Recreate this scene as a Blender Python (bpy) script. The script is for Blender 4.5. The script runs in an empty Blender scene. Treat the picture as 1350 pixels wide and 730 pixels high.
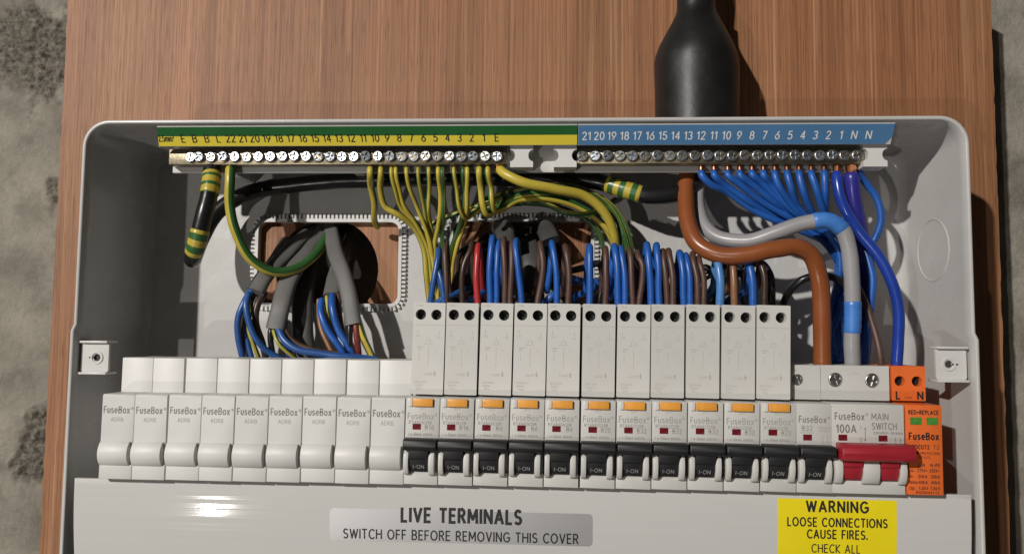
import bpy, bmesh, math, random
from mathutils import Vector, Matrix, Euler, noise
random.seed(7)
R = math.radians
S = 0.001                                   # everything below is measured in millimetres
C = bpy.context.scene.collection
sc = bpy.context.scene

# ------------------------------------------------------------------ camera
CAM = Vector((234.70, -399.43, 76.42))
RIGHT = Vector((0.99840507, 0.05556083, 0.01001592))
FWD = Vector((-0.05614124, 0.99580173, 0.07229853))
UP = Vector((-0.0059569, -0.07274552, 0.99733275))
FPX = 1040.0
cd = bpy.data.cameras.new('camera'); co = bpy.data.objects.new('camera', cd); C.objects.link(co)
m = Matrix((RIGHT, UP, -FWD)).transposed().to_4x4(); m.translation = CAM * S
co.matrix_world = m
cd.sensor_width = 36; cd.lens = 36 * FPX / 1350; cd.clip_start = 0.01; cd.clip_end = 50
sc.camera = co

# ------------------------------------------------------------------ light
w = bpy.data.worlds.new('World'); sc.world = w; w.use_nodes = True
bg = w.node_tree.nodes['Background']; bg.inputs[0].default_value = (1.0, 0.90, 0.80, 1); bg.inputs[1].default_value = 0.038
def lamp(name, loc, watts, size, col):
    l = bpy.data.lights.new(name, 'POINT'); l.energy = watts; l.color = col; l.shadow_soft_size = size
    o = bpy.data.objects.new(name, l); C.objects.link(o); o.location = Vector(loc) * S
    return o
def spot(name, loc, aim, watts, size, col, cone, blend):
    l = bpy.data.lights.new(name, 'SPOT'); l.energy = watts; l.color = col; l.shadow_soft_size = size; l.spot_size = R(cone); l.spot_blend = blend
    o = bpy.data.objects.new(name, l); C.objects.link(o); o.location = Vector(loc) * S
    o.rotation_euler = (Vector(aim) - Vector(loc)).to_track_quat('-Z', 'Y').to_euler()
    return o
spot('work_lamp', (-1821, -3190, 1566), (-80, 0, 60), 640, 0.05, (1.0, 0.955, 0.895), 36, 1.0)
lamp('low_lamp', (-835, -2000, -690), 34, 0.022, (1.0, 0.94, 0.87))
sc.view_settings.view_transform = 'Standard'; sc.view_settings.look = 'None'
sc.view_settings.exposure = 0; sc.view_settings.gamma = 1; sc.view_settings.use_curve_mapping = False

# ------------------------------------------------------------------ helpers
def P(px, py, Y):
    """point of the plane at depth Y that the photograph shows at (px, py)"""
    r = RIGHT * ((px - 675) / FPX) + FWD - UP * ((py - 365) / FPX)
    return CAM + r * ((Y - CAM.y) / r.y)

MATS = {}
def mat(name, col, rough=0.5, metal=0.0, bump=0.0, bscale=900, var=0.05, vscale=60, spec=0.5, coat=0.0, emit=None):
    if name in MATS: return MATS[name]
    mt = bpy.data.materials.new(name); mt.use_nodes = True; nt = mt.node_tree; b = nt.nodes['Principled BSDF']
    b.inputs['Roughness'].default_value = rough; b.inputs['Metallic'].default_value = metal
    b.inputs['Specular IOR Level'].default_value = spec; b.inputs['Coat Weight'].default_value = coat
    tc = nt.nodes.new('ShaderNodeTexCoord')
    n = nt.nodes.new('ShaderNodeTexNoise'); n.inputs['Scale'].default_value = vscale; n.inputs['Detail'].default_value = 6
    nt.links.new(tc.outputs['Object'], n.inputs['Vector'])
    rp = nt.nodes.new('ShaderNodeMapRange'); rp.inputs['From Min'].default_value = 0.3; rp.inputs['From Max'].default_value = 0.7
    rp.inputs['To Min'].default_value = 1 - var; rp.inputs['To Max'].default_value = 1 + var
    nt.links.new(n.outputs['Fac'], rp.inputs['Value'])
    mx = nt.nodes.new('ShaderNodeMix'); mx.data_type = 'RGBA'; mx.blend_type = 'MULTIPLY'; mx.inputs[0].default_value = 1
    mx.inputs[6].default_value = (*col, 1); nt.links.new(rp.outputs[0], mx.inputs[7])
    nt.links.new(mx.outputs[2], b.inputs['Base Color'])
    rr = nt.nodes.new('ShaderNodeMapRange'); rr.inputs['To Min'].default_value = max(0.02, rough - 0.09); rr.inputs['To Max'].default_value = min(1, rough + 0.09)
    nt.links.new(n.outputs['Fac'], rr.inputs['Value']); nt.links.new(rr.outputs[0], b.inputs['Roughness'])
    if bump:
        n2 = nt.nodes.new('ShaderNodeTexNoise'); n2.inputs['Scale'].default_value = bscale; n2.inputs['Detail'].default_value = 3
        nt.links.new(tc.outputs['Object'], n2.inputs['Vector'])
        bp = nt.nodes.new('ShaderNodeBump'); bp.inputs['Strength'].default_value = bump; bp.inputs['Distance'].default_value = 0.0006
        nt.links.new(n2.outputs['Fac'], bp.inputs['Height']); nt.links.new(bp.outputs[0], b.inputs['Normal'])
    oi = nt.nodes.new('ShaderNodeObjectInfo'); orr = nt.nodes.new('ShaderNodeMapRange'); orr.inputs['To Min'].default_value = 0.955; orr.inputs['To Max'].default_value = 1.045
    nt.links.new(oi.outputs['Random'], orr.inputs['Value']); mo = nt.nodes.new('ShaderNodeMath'); mo.operation = 'MULTIPLY'
    nt.links.new(rp.outputs[0], mo.inputs[0]); nt.links.new(orr.outputs[0], mo.inputs[1]); nt.links.new(mo.outputs[0], mx.inputs[7])
    MATS[name] = mt
    return mt

WHITE = mat('white plastic', (0.60, 0.597, 0.585), 0.34, bump=0.10, var=0.03)
TUB = mat('enclosure plastic', (0.50, 0.495, 0.485), 0.26, bump=0.16, bscale=160, var=0.03)
MODW = mat('module plastic', (0.56, 0.555, 0.53), 0.42, bump=0.12, bscale=1500, var=0.03)
BLANKW = mat('blank plastic', (0.60, 0.597, 0.58), 0.46, bump=0.10, bscale=1200, var=0.03)
BLACK = mat('black rubber', (0.007, 0.007, 0.0075), 0.46, bump=0.55, bscale=90, var=0.3)
BLACKC = mat('black cable sheath', (0.010, 0.010, 0.011), 0.30, bump=0.08, bscale=300, var=0.2)
TOG = mat('black toggle', (0.016, 0.016, 0.018), 0.5, bump=0.15, bscale=2500, var=0.15)
REDT = mat('red toggle', (0.33, 0.018, 0.030), 0.42, bump=0.1, bscale=2000, var=0.08)
ORANGE = mat('orange plastic', (0.72, 0.145, 0.030), 0.42, bump=0.12, bscale=1500, var=0.05)
AMBER = mat('amber button', (0.74, 0.33, 0.05), 0.4, var=0.10, vscale=250)
REDW = mat('dark red window', (0.13, 0.010, 0.016), 0.25, var=0.5, vscale=500)
GREENW = mat('green window', (0.07, 0.24, 0.04), 0.3, var=0.2, vscale=400)
SCREWB = mat('dark screw and keyhole plug', (0.022, 0.023, 0.024), 0.5, metal=0.3, var=0.3, vscale=700)
STEEL = mat('zinc screw', (0.36, 0.39, 0.43), 0.30, metal=0.9, bump=0.25, bscale=1200, var=0.12)
BRASS = mat('brass', (0.33, 0.285, 0.20), 0.38, metal=1.0, bump=0.2, bscale=600, var=0.14)
COPPER = mat('copper', (0.75, 0.33, 0.17), 0.28, metal=1.0, var=0.15, vscale=400)
BLUE = mat('blue wire', (0.016, 0.095, 0.38), 0.38, bump=0.06, bscale=300, var=0.10)
BLUE2 = mat('dull blue wire', (0.022, 0.085, 0.28), 0.34, var=0.12)
LBLUE = mat('light blue wire', (0.075, 0.22, 0.50), 0.34, var=0.10)
ROYAL = mat('royal blue cable', (0.014, 0.045, 0.30), 0.25, var=0.10)
PURPLE = mat('violet blue cable', (0.030, 0.028, 0.24), 0.28, var=0.12)
TAPEB = mat('blue tape', (0.055, 0.19, 0.55), 0.36, bump=0.3, bscale=250, var=0.12)
BROWN = mat('brown wire', (0.085, 0.045, 0.034), 0.45, var=0.14)
DBROWN = mat('dark brown wire', (0.045, 0.026, 0.020), 0.36, var=0.14)
TAN = mat('tan brown wire', (0.24, 0.115, 0.055), 0.36, var=0.14)
RUST = mat('rust brown cable', (0.245, 0.072, 0.022), 0.30, bump=0.10, bscale=200, var=0.08)
GREYC = mat('light grey cable', (0.31, 0.305, 0.315), 0.32, bump=0.08, bscale=200, var=0.06)
GREYS = mat('grey flat sheath', (0.115, 0.112, 0.108), 0.55, bump=0.15, bscale=400, var=0.08)
DGREYS = mat('dark grey flat sheath', (0.055, 0.054, 0.052), 0.5, bump=0.15, bscale=400, var=0.10)
REDC = mat('red wire', (0.42, 0.030, 0.030), 0.34, var=0.10)
GRN = mat('green stripe', (0.034, 0.115, 0.030), 0.34, var=0.12)
YEL = mat('yellow stripe', (0.47, 0.37, 0.050), 0.34, var=0.12)
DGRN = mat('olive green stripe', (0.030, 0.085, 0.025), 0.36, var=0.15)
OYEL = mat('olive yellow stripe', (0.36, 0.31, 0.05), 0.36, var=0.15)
LGREEN = mat('label green', (0.020, 0.125, 0.032), 0.34, var=0.05)
LYEL = mat('label yellow', (0.76, 0.62, 0.060), 0.34, var=0.05)
LBLU = mat('label blue', (0.085, 0.22, 0.42), 0.36, var=0.05)
WARNY = mat('warning yellow', (0.80, 0.66, 0.010), 0.45, var=0.03)
INK = mat('black print', (0.018, 0.018, 0.018), 0.55, var=0.05)
INKG = mat('grey print', (0.20, 0.195, 0.185), 0.6, var=0.10)
INKF = mat('faint grey print', (0.44, 0.43, 0.40), 0.6, var=0.12, vscale=300)
INKM = mat('mid grey print', (0.33, 0.32, 0.30), 0.6, var=0.10, vscale=300)
INKW = mat('white print', (0.85, 0.85, 0.85), 0.6, var=0.05)
INKY = mat('olive print', (0.10, 0.09, 0.02), 0.6, var=0.05)

def mesh_obj(name, verts, faces, mats, parent=None, smooth=True, midx=None, origin=None, auto=26, scale=True):
    """one mesh object; verts in millimetres of the world (or of the parent's frame when origin is None)"""
    me = bpy.data.meshes.new(name)
    o0 = Vector(origin) if origin is not None else Vector((0, 0, 0))
    me.from_pydata([tuple((Vector(v) - o0) * S) for v in verts], [], faces)
    for mt in (mats if isinstance(mats, (list, tuple)) else [mats]): me.materials.append(mt)
    if midx: me.polygons.foreach_set('material_index', midx)
    if smooth:
        me.polygons.foreach_set('use_smooth', [True] * len(me.polygons))
        try: me.set_sharp_from_angle(angle=R(auto))
        except Exception: pass
    me.update()
    return link(name, me, parent)
def link(name, me, parent=None, loc=(0, 0, 0)):
    o = bpy.data.objects.new(name, me); C.objects.link(o)
    o.parent = parent; o.location = Vector(loc) * S
    return o
def bm_data(bm):
    bm.verts.ensure_lookup_table(); bm.verts.index_update()
    d = ([v.co.copy() for v in bm.verts], [[v.index for v in f.verts] for f in bm.faces]); bm.free(); return d
def tag(o, label=None, cat=None, group=None, kind=None):
    if label: o['label'] = label
    if cat: o['category'] = cat
    if group: o['group'] = group
    if kind: o['kind'] = kind
    return o
def thing(name, label, cat, loc, group=None, roty=0):
    o = bpy.data.objects.new(name, None); C.objects.link(o); o.location = Vector(loc) * S; o.rotation_euler = (0, roty, 0)
    o.empty_display_size = 0.01
    return tag(o, label, cat, group)
def join(*ds):
    V, F = [], []
    for v, f in ds:
        n = len(V); V += list(v); F += [[i + n for i in q] for q in f]
    return V, F
def box(x0, x1, y0, y1, z0, z1, bev=0.35, seg=2):
    bm = bmesh.new(); bmesh.ops.create_cube(bm, size=1)
    for v in bm.verts: v.co = Vector(((x0 + x1) / 2 + v.co.x * (x1 - x0), (y0 + y1) / 2 + v.co.y * (y1 - y0), (z0 + z1) / 2 + v.co.z * (z1 - z0)))
    if bev: bmesh.ops.bevel(bm, geom=bm.edges[:], offset=bev, segments=seg, affect='EDGES', profile=0.5)
    return bm_data(bm)
def prism_x(prof, x0, x1, bev=0.3, seg=2):
    """closed (y, z) profile extruded along x"""
    bm = bmesh.new()
    a = [bm.verts.new((x0, y, z)) for y, z in prof]; b = [bm.verts.new((x1, y, z)) for y, z in prof]; n = len(prof)
    for i in range(n): bm.faces.new((a[i], a[(i + 1) % n], b[(i + 1) % n], b[i]))
    fa = bm.faces.new(a); fb = bm.faces.new(b[::-1])
    bmesh.ops.recalc_face_normals(bm, faces=bm.faces[:])
    if bev:
        es = [e for e in bm.edges if len(e.link_faces) == 2 and e.calc_face_angle(0) > R(35)]
        bmesh.ops.bevel(bm, geom=es, offset=bev, segments=seg, affect='EDGES', profile=0.5, clamp_overlap=True)
    return bm_data(bm)
def plate(outline, holes, y0, y1, back=True, bev=0.0):
    """(x, z) outline with holes, thickness y0 (front) to y1"""
    bm = bmesh.new(); loops = []
    for lp in [outline] + holes:
        vs = [bm.verts.new((x, y0, z)) for x, z in lp]; loops.append(vs)
        for i in range(len(vs)): bm.edges.new((vs[i], vs[(i + 1) % len(vs)]))
    bmesh.ops.triangle_fill(bm, use_beauty=True, use_dissolve=False, edges=bm.edges[:])
    front = bm.faces[:]
    for f in front:
        f.normal_update()
        if f.normal.y > 0: f.normal_flip()
    low = {v: bm.verts.new((v.co.x, y1, v.co.z)) for v in bm.verts[:]}
    if back:
        for f in front: bm.faces.new([low[v] for v in reversed(f.verts)])
    for k, vs in enumerate(loops):
        area = sum(vs[i].co.x * vs[(i + 1) % len(vs)].co.z - vs[(i + 1) % len(vs)].co.x * vs[i].co.z for i in range(len(vs)))
        for i in range(len(vs)):
            a, b = vs[i], vs[(i + 1) % len(vs)]
            q = (a, low[a], low[b], b) if (area > 0) == (k == 0) else (b, low[b], low[a], a)
            bm.faces.new(q)
    return bm_data(bm)
def circ(cx, cz, r, n=20, a0=0): return [(cx + r * math.cos(a0 + 2 * math.pi * i / n), cz + r * math.sin(a0 + 2 * math.pi * i / n)) for i in range(n)]
def rrect(x0, x1, z0, z1, r, n=6):
    out = []
    for cx, cz, a in ((x1 - r, z1 - r, 0), (x0 + r, z1 - r, 90), (x0 + r, z0 + r, 180), (x1 - r, z0 + r, 270)):
        out += [(cx + r * math.cos(R(a + 90 * i / n)), cz + r * math.sin(R(a + 90 * i / n))) for i in range(n + 1)]
    return out
def lathe_y(prof, cx, cz, n=20):
    """(radius, y) profile turned about a y axis"""
    V, F = [], []
    for r, y in prof:
        for i in range(n): V.append((cx + r * math.cos(2 * math.pi * i / n), y, cz + r * math.sin(2 * math.pi * i / n)))
    for k in range(len(prof) - 1):
        for i in range(n): F.append([k * n + i, k * n + (i + 1) % n, (k + 1) * n + (i + 1) % n, (k + 1) * n + i])
    F.append(list(range(n))[::-1]); F.append([(len(prof) - 1) * n + i for i in range(n)])
    return V, F
def lathe_z(prof, cx, cy, n=40, fn=None):
    V, F = [], []
    for r, z in prof:
        for i in range(n):
            a = 2 * math.pi * i / n; q = r * (fn(a, z) if fn else 1)
            V.append((cx + q * math.cos(a), cy + q * math.sin(a), z))
    for k in range(len(prof) - 1):
        for i in range(n): F.append([k * n + i, k * n + (i + 1) % n, (k + 1) * n + (i + 1) % n, (k + 1) * n + i])
    F.append(list(range(n))[::-1]); F.append([(len(prof) - 1) * n + i for i in range(n)])
    return V, F
def spline(pts, step=1.6):
    pts = [Vector(p) for p in pts]
    e = [pts[0] * 2 - pts[1]] + pts + [pts[-1] * 2 - pts[-2]]; out = []
    for i in range(1, len(e) - 2):
        a, b, c, d = e[i - 1:i + 3]; t0 = 0; t1 = t0 + max((b - a).length, 1e-3) ** .5; t2 = t1 + max((c - b).length, 1e-3) ** .5; t3 = t2 + max((d - c).length, 1e-3) ** .5
        n = max(2, int((c - b).length / step))
        for k in range(n):
            t = t1 + (t2 - t1) * k / n
            A1 = a * ((t1 - t) / (t1 - t0)) + b * ((t - t0) / (t1 - t0)); A2 = b * ((t2 - t) / (t2 - t1)) + c * ((t - t1) / (t2 - t1)); A3 = c * ((t3 - t) / (t3 - t2)) + d * ((t - t2) / (t3 - t2))
            B1 = A1 * ((t2 - t) / (t2 - t0)) + A2 * ((t - t0) / (t2 - t0)); B2 = A2 * ((t3 - t) / (t3 - t1)) + A3 * ((t - t1) / (t3 - t1))
            out.append(B1 * ((t2 - t) / (t2 - t1)) + B2 * ((t - t1) / (t2 - t1)))
    out.append(pts[-1]); return out
def tube(path, r, n=12, flat=None, rfn=None, twist=0.0, round_end=True):
    """swept tube; flat = (half width, half thickness) for flat cable, its wide side held towards the camera"""
    V, F = [], []; N = len(path); ring = []
    up = None
    for i, p in enumerate(path):
        t = (path[min(i + 1, N - 1)] - path[max(i - 1, 0)]).normalized()
        if up is None:
            up = Vector((0, -1, 0)) - t * t.dot(Vector((0, -1, 0)))
            if up.length < 0.2: up = Vector((0, 0, 1)) - t * t.z
        else: up = up - t * t.dot(up)
        up.normalize()
        if flat:
            u2 = Vector((0, -1, 0)) - t * t.dot(Vector((0, -1, 0)))
            if u2.length > 0.3: up = (up * 0.5 + u2.normalized()).normalized()
        sd = t.cross(up); q = rfn(i / (N - 1)) if rfn else 1.0
        if not flat and round_end and (i == 0 or i == N - 1): q *= 0.72
        for k in range(n):
            a = 2 * math.pi * k / n + twist * i
            if flat:
                ca, sa = math.cos(a), math.sin(a)
                x = flat[0] * math.copysign(abs(ca) ** .6, ca); y = flat[1] * math.copysign(abs(sa) ** .7, sa)
            else: x = r * math.cos(a); y = r * math.sin(a)
            V.append(p + sd * x * q + up * y * q)
    for i in range(N - 1):
        for k in range(n): F.append([i * n + k, i * n + (k + 1) % n, (i + 1) * n + (k + 1) % n, (i + 1) * n + k])
    F.append(list(range(n))[::-1]); F.append([(N - 1) * n + k for k in range(n)])
    return V, F
def wire(name, label, cat, pts, r, material, group=None, n=12, flat=None, stripe=None, parent=None, twist=0.0, step=1.6):
    path = spline([P(*p) for p in pts], step); sd = Vector((len(o_path) * 7.3, len(o_path) * 3.1, 0)); N = len(path)
    amp = 0.75 if r < 2.6 else 0.45
    path = [p + noise.noise_vector(p * 0.055 + sd) * amp * min(1, i / 5, (N - 1 - i) / 5) for i, p in enumerate(path)]
    V, F = tube(path, r, n, flat, twist=twist, rfn=lambda t: 1 + 0.03 * noise.noise(Vector((t * N * .22, sd.x, 0))))
    mats = [material]; midx = None
    if stripe:                                   # green-and-yellow: two runs of faces round the wire
        mats = [material, stripe[0]]; lo, hi = stripe[1], stripe[2]
        midx = [1 if lo <= (i % n) < hi else 0 for i in range(len(F) - 2)] + [0, 0]
    o = mesh_obj(name, V, F, mats, None, True, midx, origin=path[0], auto=60)
    o.location = path[0] * S
    if parent is None: tag(o, label, cat, group)
    o_path[o.name] = path
    return o
o_path = {}
def child_tube(name, parent, i0, i1, r, mats, band=None, label=None, n=14):
    path = o_path[parent.name]; N = len(path)
    seg = path[max(0, int(i0 * (N - 1))):max(2, int(i1 * (N - 1))) + 1]
    V, F = tube(seg, r, n, rfn=lambda t: 1 + 0.025 * math.sin(t * 37))
    midx = None
    if band: midx = [1 if int((i // n) / max(1, (len(seg) - 1)) * band) % 2 else 0 for i in range(len(F) - 2)] + [0, 0]
    o = mesh_obj(name, V, F, mats, parent, True, midx, origin=path[0], auto=60)
    if label: o['label'] = label
    return o
def copper_end(parent, x, r, y0=213, y1=229, Y=29):
    p0 = o_path[parent.name][0]; V, F = tube([P(x, y0, Y), P(x, (y0 + y1) / 2, Y), P(x, y1, Y - 0.6)], r, 12)
    return mesh_obj('copper_end', V, F, COPPER, parent, True, origin=p0)
# lettering: plain sans-serif strokes laid flat as meshes
def _arc(cx, cy, rx, ry, a0, a1, n=9): return [(cx + rx * math.cos(R(a0 + (a1 - a0) * i / n)), cy + ry * math.sin(R(a0 + (a1 - a0) * i / n))) for i in range(n + 1)]
_O = lambda cx, cy, rx, ry: _arc(cx, cy, rx, ry, 90, 450, 18)
_S = lambda w, h: _arc(w / 2, h * .75, w * .46, h * .25, 35, 270, 8) + _arc(w / 2, h * .25, w * .5, h * .25, 90, -145, 8)[1:]
G = {
 'A': (.70, [[(0, 0), (.35, 1), (.70, 0)], [(.12, .32), (.58, .32)]]), 'B': (.56, [[(0, .53), (.30, .53)] + _arc(.30, .765, .22, .235, -90, 90) + [(0, 1), (0, 0), (.28, 0)] + _arc(.28, .265, .28, .265, -90, 90)[1:]]),
 'C': (.66, [_arc(.40, .5, .40, .5, 48, 312, 14)]), 'D': (.68, [[(0, 0), (0, 1), (.22, 1)] + _arc(.22, .5, .46, .5, 90, -90, 12)[1:] + [(0, 0)]]), 'E': (.48, [[(.48, 1), (0, 1), (0, 0), (.48, 0)], [(.0, .52), (.42, .52)]]),
 'F': (.46, [[(.46, 1), (0, 1), (0, 0)], [(0, .51), (.40, .51)]]), 'G': (.72, [_arc(.40, .5, .40, .5, 48, 330, 14) + [(.74, .46), (.44, .46)]]), 'H': (.64, [[(0, 0), (0, 1)], [(.64, 0), (.64, 1)], [(0, .52), (.64, .52)]]),
 'I': (.0, [[(0, 0), (0, 1)]]), 'J': (.34, [[(.34, 1), (.34, .2)] + _arc(.12, .2, .22, .2, 0, -120)]), 'K': (.56, [[(0, 0), (0, 1)], [(.54, 1), (.02, .45), (.56, 0)]]), 'L': (.44, [[(0, 1), (0, 0), (.44, 0)]]),
 'M': (.80, [[(0, 0), (.03, 1), (.40, .25), (.77, 1), (.80, 0)]]), 'N': (.64, [[(0, 0), (0, 1), (.64, 0), (.64, 1)]]), 'O': (.80, [_O(.40, .5, .40, .5)]), 'P': (.52, [[(0, 0), (0, 1), (.26, 1)] + _arc(.26, .74, .26, .26, 90, -90) + [(0, .48)]]),
 'Q': (.80, [_O(.40, .5, .40, .5), [(.5, .2), (.8, -.08)]]), 'R': (.56, [[(0, 0), (0, 1), (.26, 1)] + _arc(.26, .75, .25, .25, 90, -90) + [(0, .5)], [(.26, .5), (.56, 0)]]), 'S': (.54, [_S(.54, 1)]), 'T': (.58, [[(0, 1), (.58, 1)], [(.29, 1), (.29, 0)]]),
 'U': (.62, [[(0, 1), (0, .32)] + _arc(.31, .31, .31, .31, 180, 360, 10) + [(.62, 1)]]), 'V': (.66, [[(0, 1), (.33, 0), (.66, 1)]]), 'W': (.98, [[(0, 1), (.25, 0), (.49, .95), (.73, 0), (.98, 1)]]), 'X': (.60, [[(0, 0), (.60, 1)], [(0, 1), (.60, 0)]]),
 'Y': (.60, [[(0, 1), (.30, .48), (.60, 1)], [(.30, .48), (.30, 0)]]), 'Z': (.56, [[(0, 1), (.56, 1), (0, 0), (.56, 0)]]),
 '0': (.52, [_O(.26, .5, .26, .5)]), '1': (.24, [[(0, .78), (.22, 1), (.22, 0)]]), '2': (.50, [_arc(.25, .74, .24, .26, 165, -20) + [(.0, 0), (.52, 0)]]), '3': (.48, [_arc(.22, .75, .22, .25, 150, -90) + _arc(.20, .26, .27, .26, 90, -150)[1:]]),
 '4': (.54, [[(.40, 0), (.40, 1), (0, .28), (.54, .28)]]), '5': (.50, [[(.46, 1), (.08, 1), (.04, .55)] + _arc(.22, .32, .28, .32, 115, -150)]), '6': (.52, [[(.42, 1), (.12, .58)] + _arc(.26, .30, .26, .30, 150, 510, 16)]), '7': (.48, [[(0, 1), (.48, 1), (.14, 0)]]),
 '8': (.52, [_O(.26, .76, .21, .24), _O(.26, .27, .26, .27)]), '9': (.52, [[(.10, 0), (.40, .42)] + _arc(.26, .70, .26, .30, -30, 330, 16)]),
 'u': (.46, [[(0, .70), (0, .23)] + _arc(.23, .23, .23, .23, 180, 360, 8) + [(.46, .70)]]), 's': (.38, [_S(.38, .70)]), 'e': (.52, [[(.02, .36), (.52, .36)] + _arc(.26, .35, .26, .35, 0, 310, 12)]), 'o': (.54, [_O(.27, .35, .27, .35)]),
 'x': (.46, [[(0, 0), (.46, .70)], [(0, .70), (.46, 0)]]), 'a': (.52, [_O(.26, .35, .26, .35), [(.52, .70), (.52, 0)]]), 'd': (.52, [_O(.26, .35, .26, .35), [(.52, 1), (.52, 0)]]), 'c': (.46, [_arc(.28, .35, .28, .35, 50, 310)]),
 'm': (.80, [[(0, 0), (0, .70)], [(0, .45)] + _arc(.2, .48, .2, .22, 180, 0, 6) + [(.4, 0)], [(.4, .45)] + _arc(.6, .48, .2, .22, 180, 0, 6) + [(.8, 0)]]), 'n': (.44, [[(0, 0), (0, .70)], [(0, .45)] + _arc(.22, .48, .22, .22, 180, 0, 6) + [(.44, 0)]]),
 'k': (.42, [[(0, 0), (0, 1)], [(.40, .70), (.02, .32), (.42, 0)]]), 'p': (.52, [_O(.26, .35, .26, .35), [(0, .7), (0, -.3)]]), 'z': (.42, [[(0, .7), (.42, .7), (0, 0), (.42, 0)]]), '\u00b2': (.26, [_arc(.12, .88, .12, .12, 165, -20, 6) + [(0, .55), (.26, .55)]]),
 '-': (.30, [[(0, .42), (.30, .42)]]), '=': (.40, [[(0, .58), (.40, .58)], [(0, .32), (.40, .32)]]), '~': (.40, [[(0, .40), (.12, .52), (.28, .38), (.40, .50)]]), '/': (.34, [[(0, 0), (.34, 1)]]), ':': (.0, [[(0, .08), (0, .20)], [(0, .52), (0, .64)]]), '.': (.0, [[(0, -.04), (0, .10)]]),
 '\u00ae': (.8, [_O(.4, .5, .4, .5), [(.28, .3), (.28, .72), (.48, .72), (.28, .5), (.5, .3)]]), ' ': (.22, [])}
def text_data(items):
    """items: (string, x, z, cap height, bold, width[, align]); width < 3: x scale, else the line is fitted to that many mm"""
    V, F = [], []
    for it in items:
        s, x, z, h, b, xs = it[:6]
        hw = 0.5 * (0.115 * h + 2 * b); sp = 0.17 * h + 2 * hw
        nat = sum(G[c][0] * h for c in s) + sp * (len(s) - 1)
        if xs >= 3: xs = (xs - 2 * hw) / nat
        cur = x - nat * xs / 2; lay = 0
        for c in s:
            w, strokes = G[c]; cutup = []
            for st in strokes:
                run = [st[0]]
                for i in range(1, len(st)):
                    run.append(st[i])
                    if i < len(st) - 1:
                        u = Vector(st[i]) - Vector(st[i - 1]); v = Vector(st[i + 1]) - Vector(st[i])
                        if u.normalized().dot(v.normalized()) < -0.05: cutup.append(run); run = [st[i]]
                cutup.append(run)
            for st in cutup:
                lay += 1; pts = [Vector((cur + px * h * xs, z + pz * h)) for px, pz in st]
                closed = len(pts) > 3 and (pts[0] - pts[-1]).length < 1e-5
                if closed: pts = pts[:-1]
                n = len(pts); base = len(V)
                for i, p in enumerate(pts):
                    d0 = (p - pts[i - 1]) if (i > 0 or closed) else None; d1 = (pts[(i + 1) % n] - p) if (i < n - 1 or closed) else None
                    d0 = (d0 or d1).normalized(); d1 = (d1 or d0).normalized()
                    n0 = Vector((-d0.y, d0.x)); n1 = Vector((-d1.y, d1.x)); m_ = n0 + n1
                    m_ = m_.normalized() if m_.length > .2 else n0
                    k = min(1.7, 1 / max(.35, m_.dot(n0)))
                    e = Vector((0, 0))
                    if not closed and i == 0: e = -d1 * hw * .5
                    if not closed and i == n - 1: e = d0 * hw * .5
                    for sg in (1, -1): q = p + m_ * hw * k * sg + e; V.append((q.x, -0.004 * (lay % 5), q.y))
                for i in range(n if closed else n - 1):
                    a_, b_ = base + 2 * i, base + 2 * ((i + 1) % n); F.append([a_, a_ + 1, b_ + 1, b_])
            cur += w * h * xs + sp * xs
    return V, F
def prints(name, items, material, parent, y, extra=None, xf=None):
    V, F = text_data(items)
    for (x0, x1, z0, z1) in (extra or []):
        n = len(V); V += [(x0, -.03, z0), (x1, -.03, z0), (x1, -.03, z1), (x0, -.03, z1)]; F.append([n, n + 1, n + 2, n + 3])
    V = [(a, y + b_, c) for a, b_, c in V] if xf is None else [Vector(xf(a, c)) + Vector((0, b_, 0)) for a, b_, c in V]
    return mesh_obj(name, V, F, material, parent, False)

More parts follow.
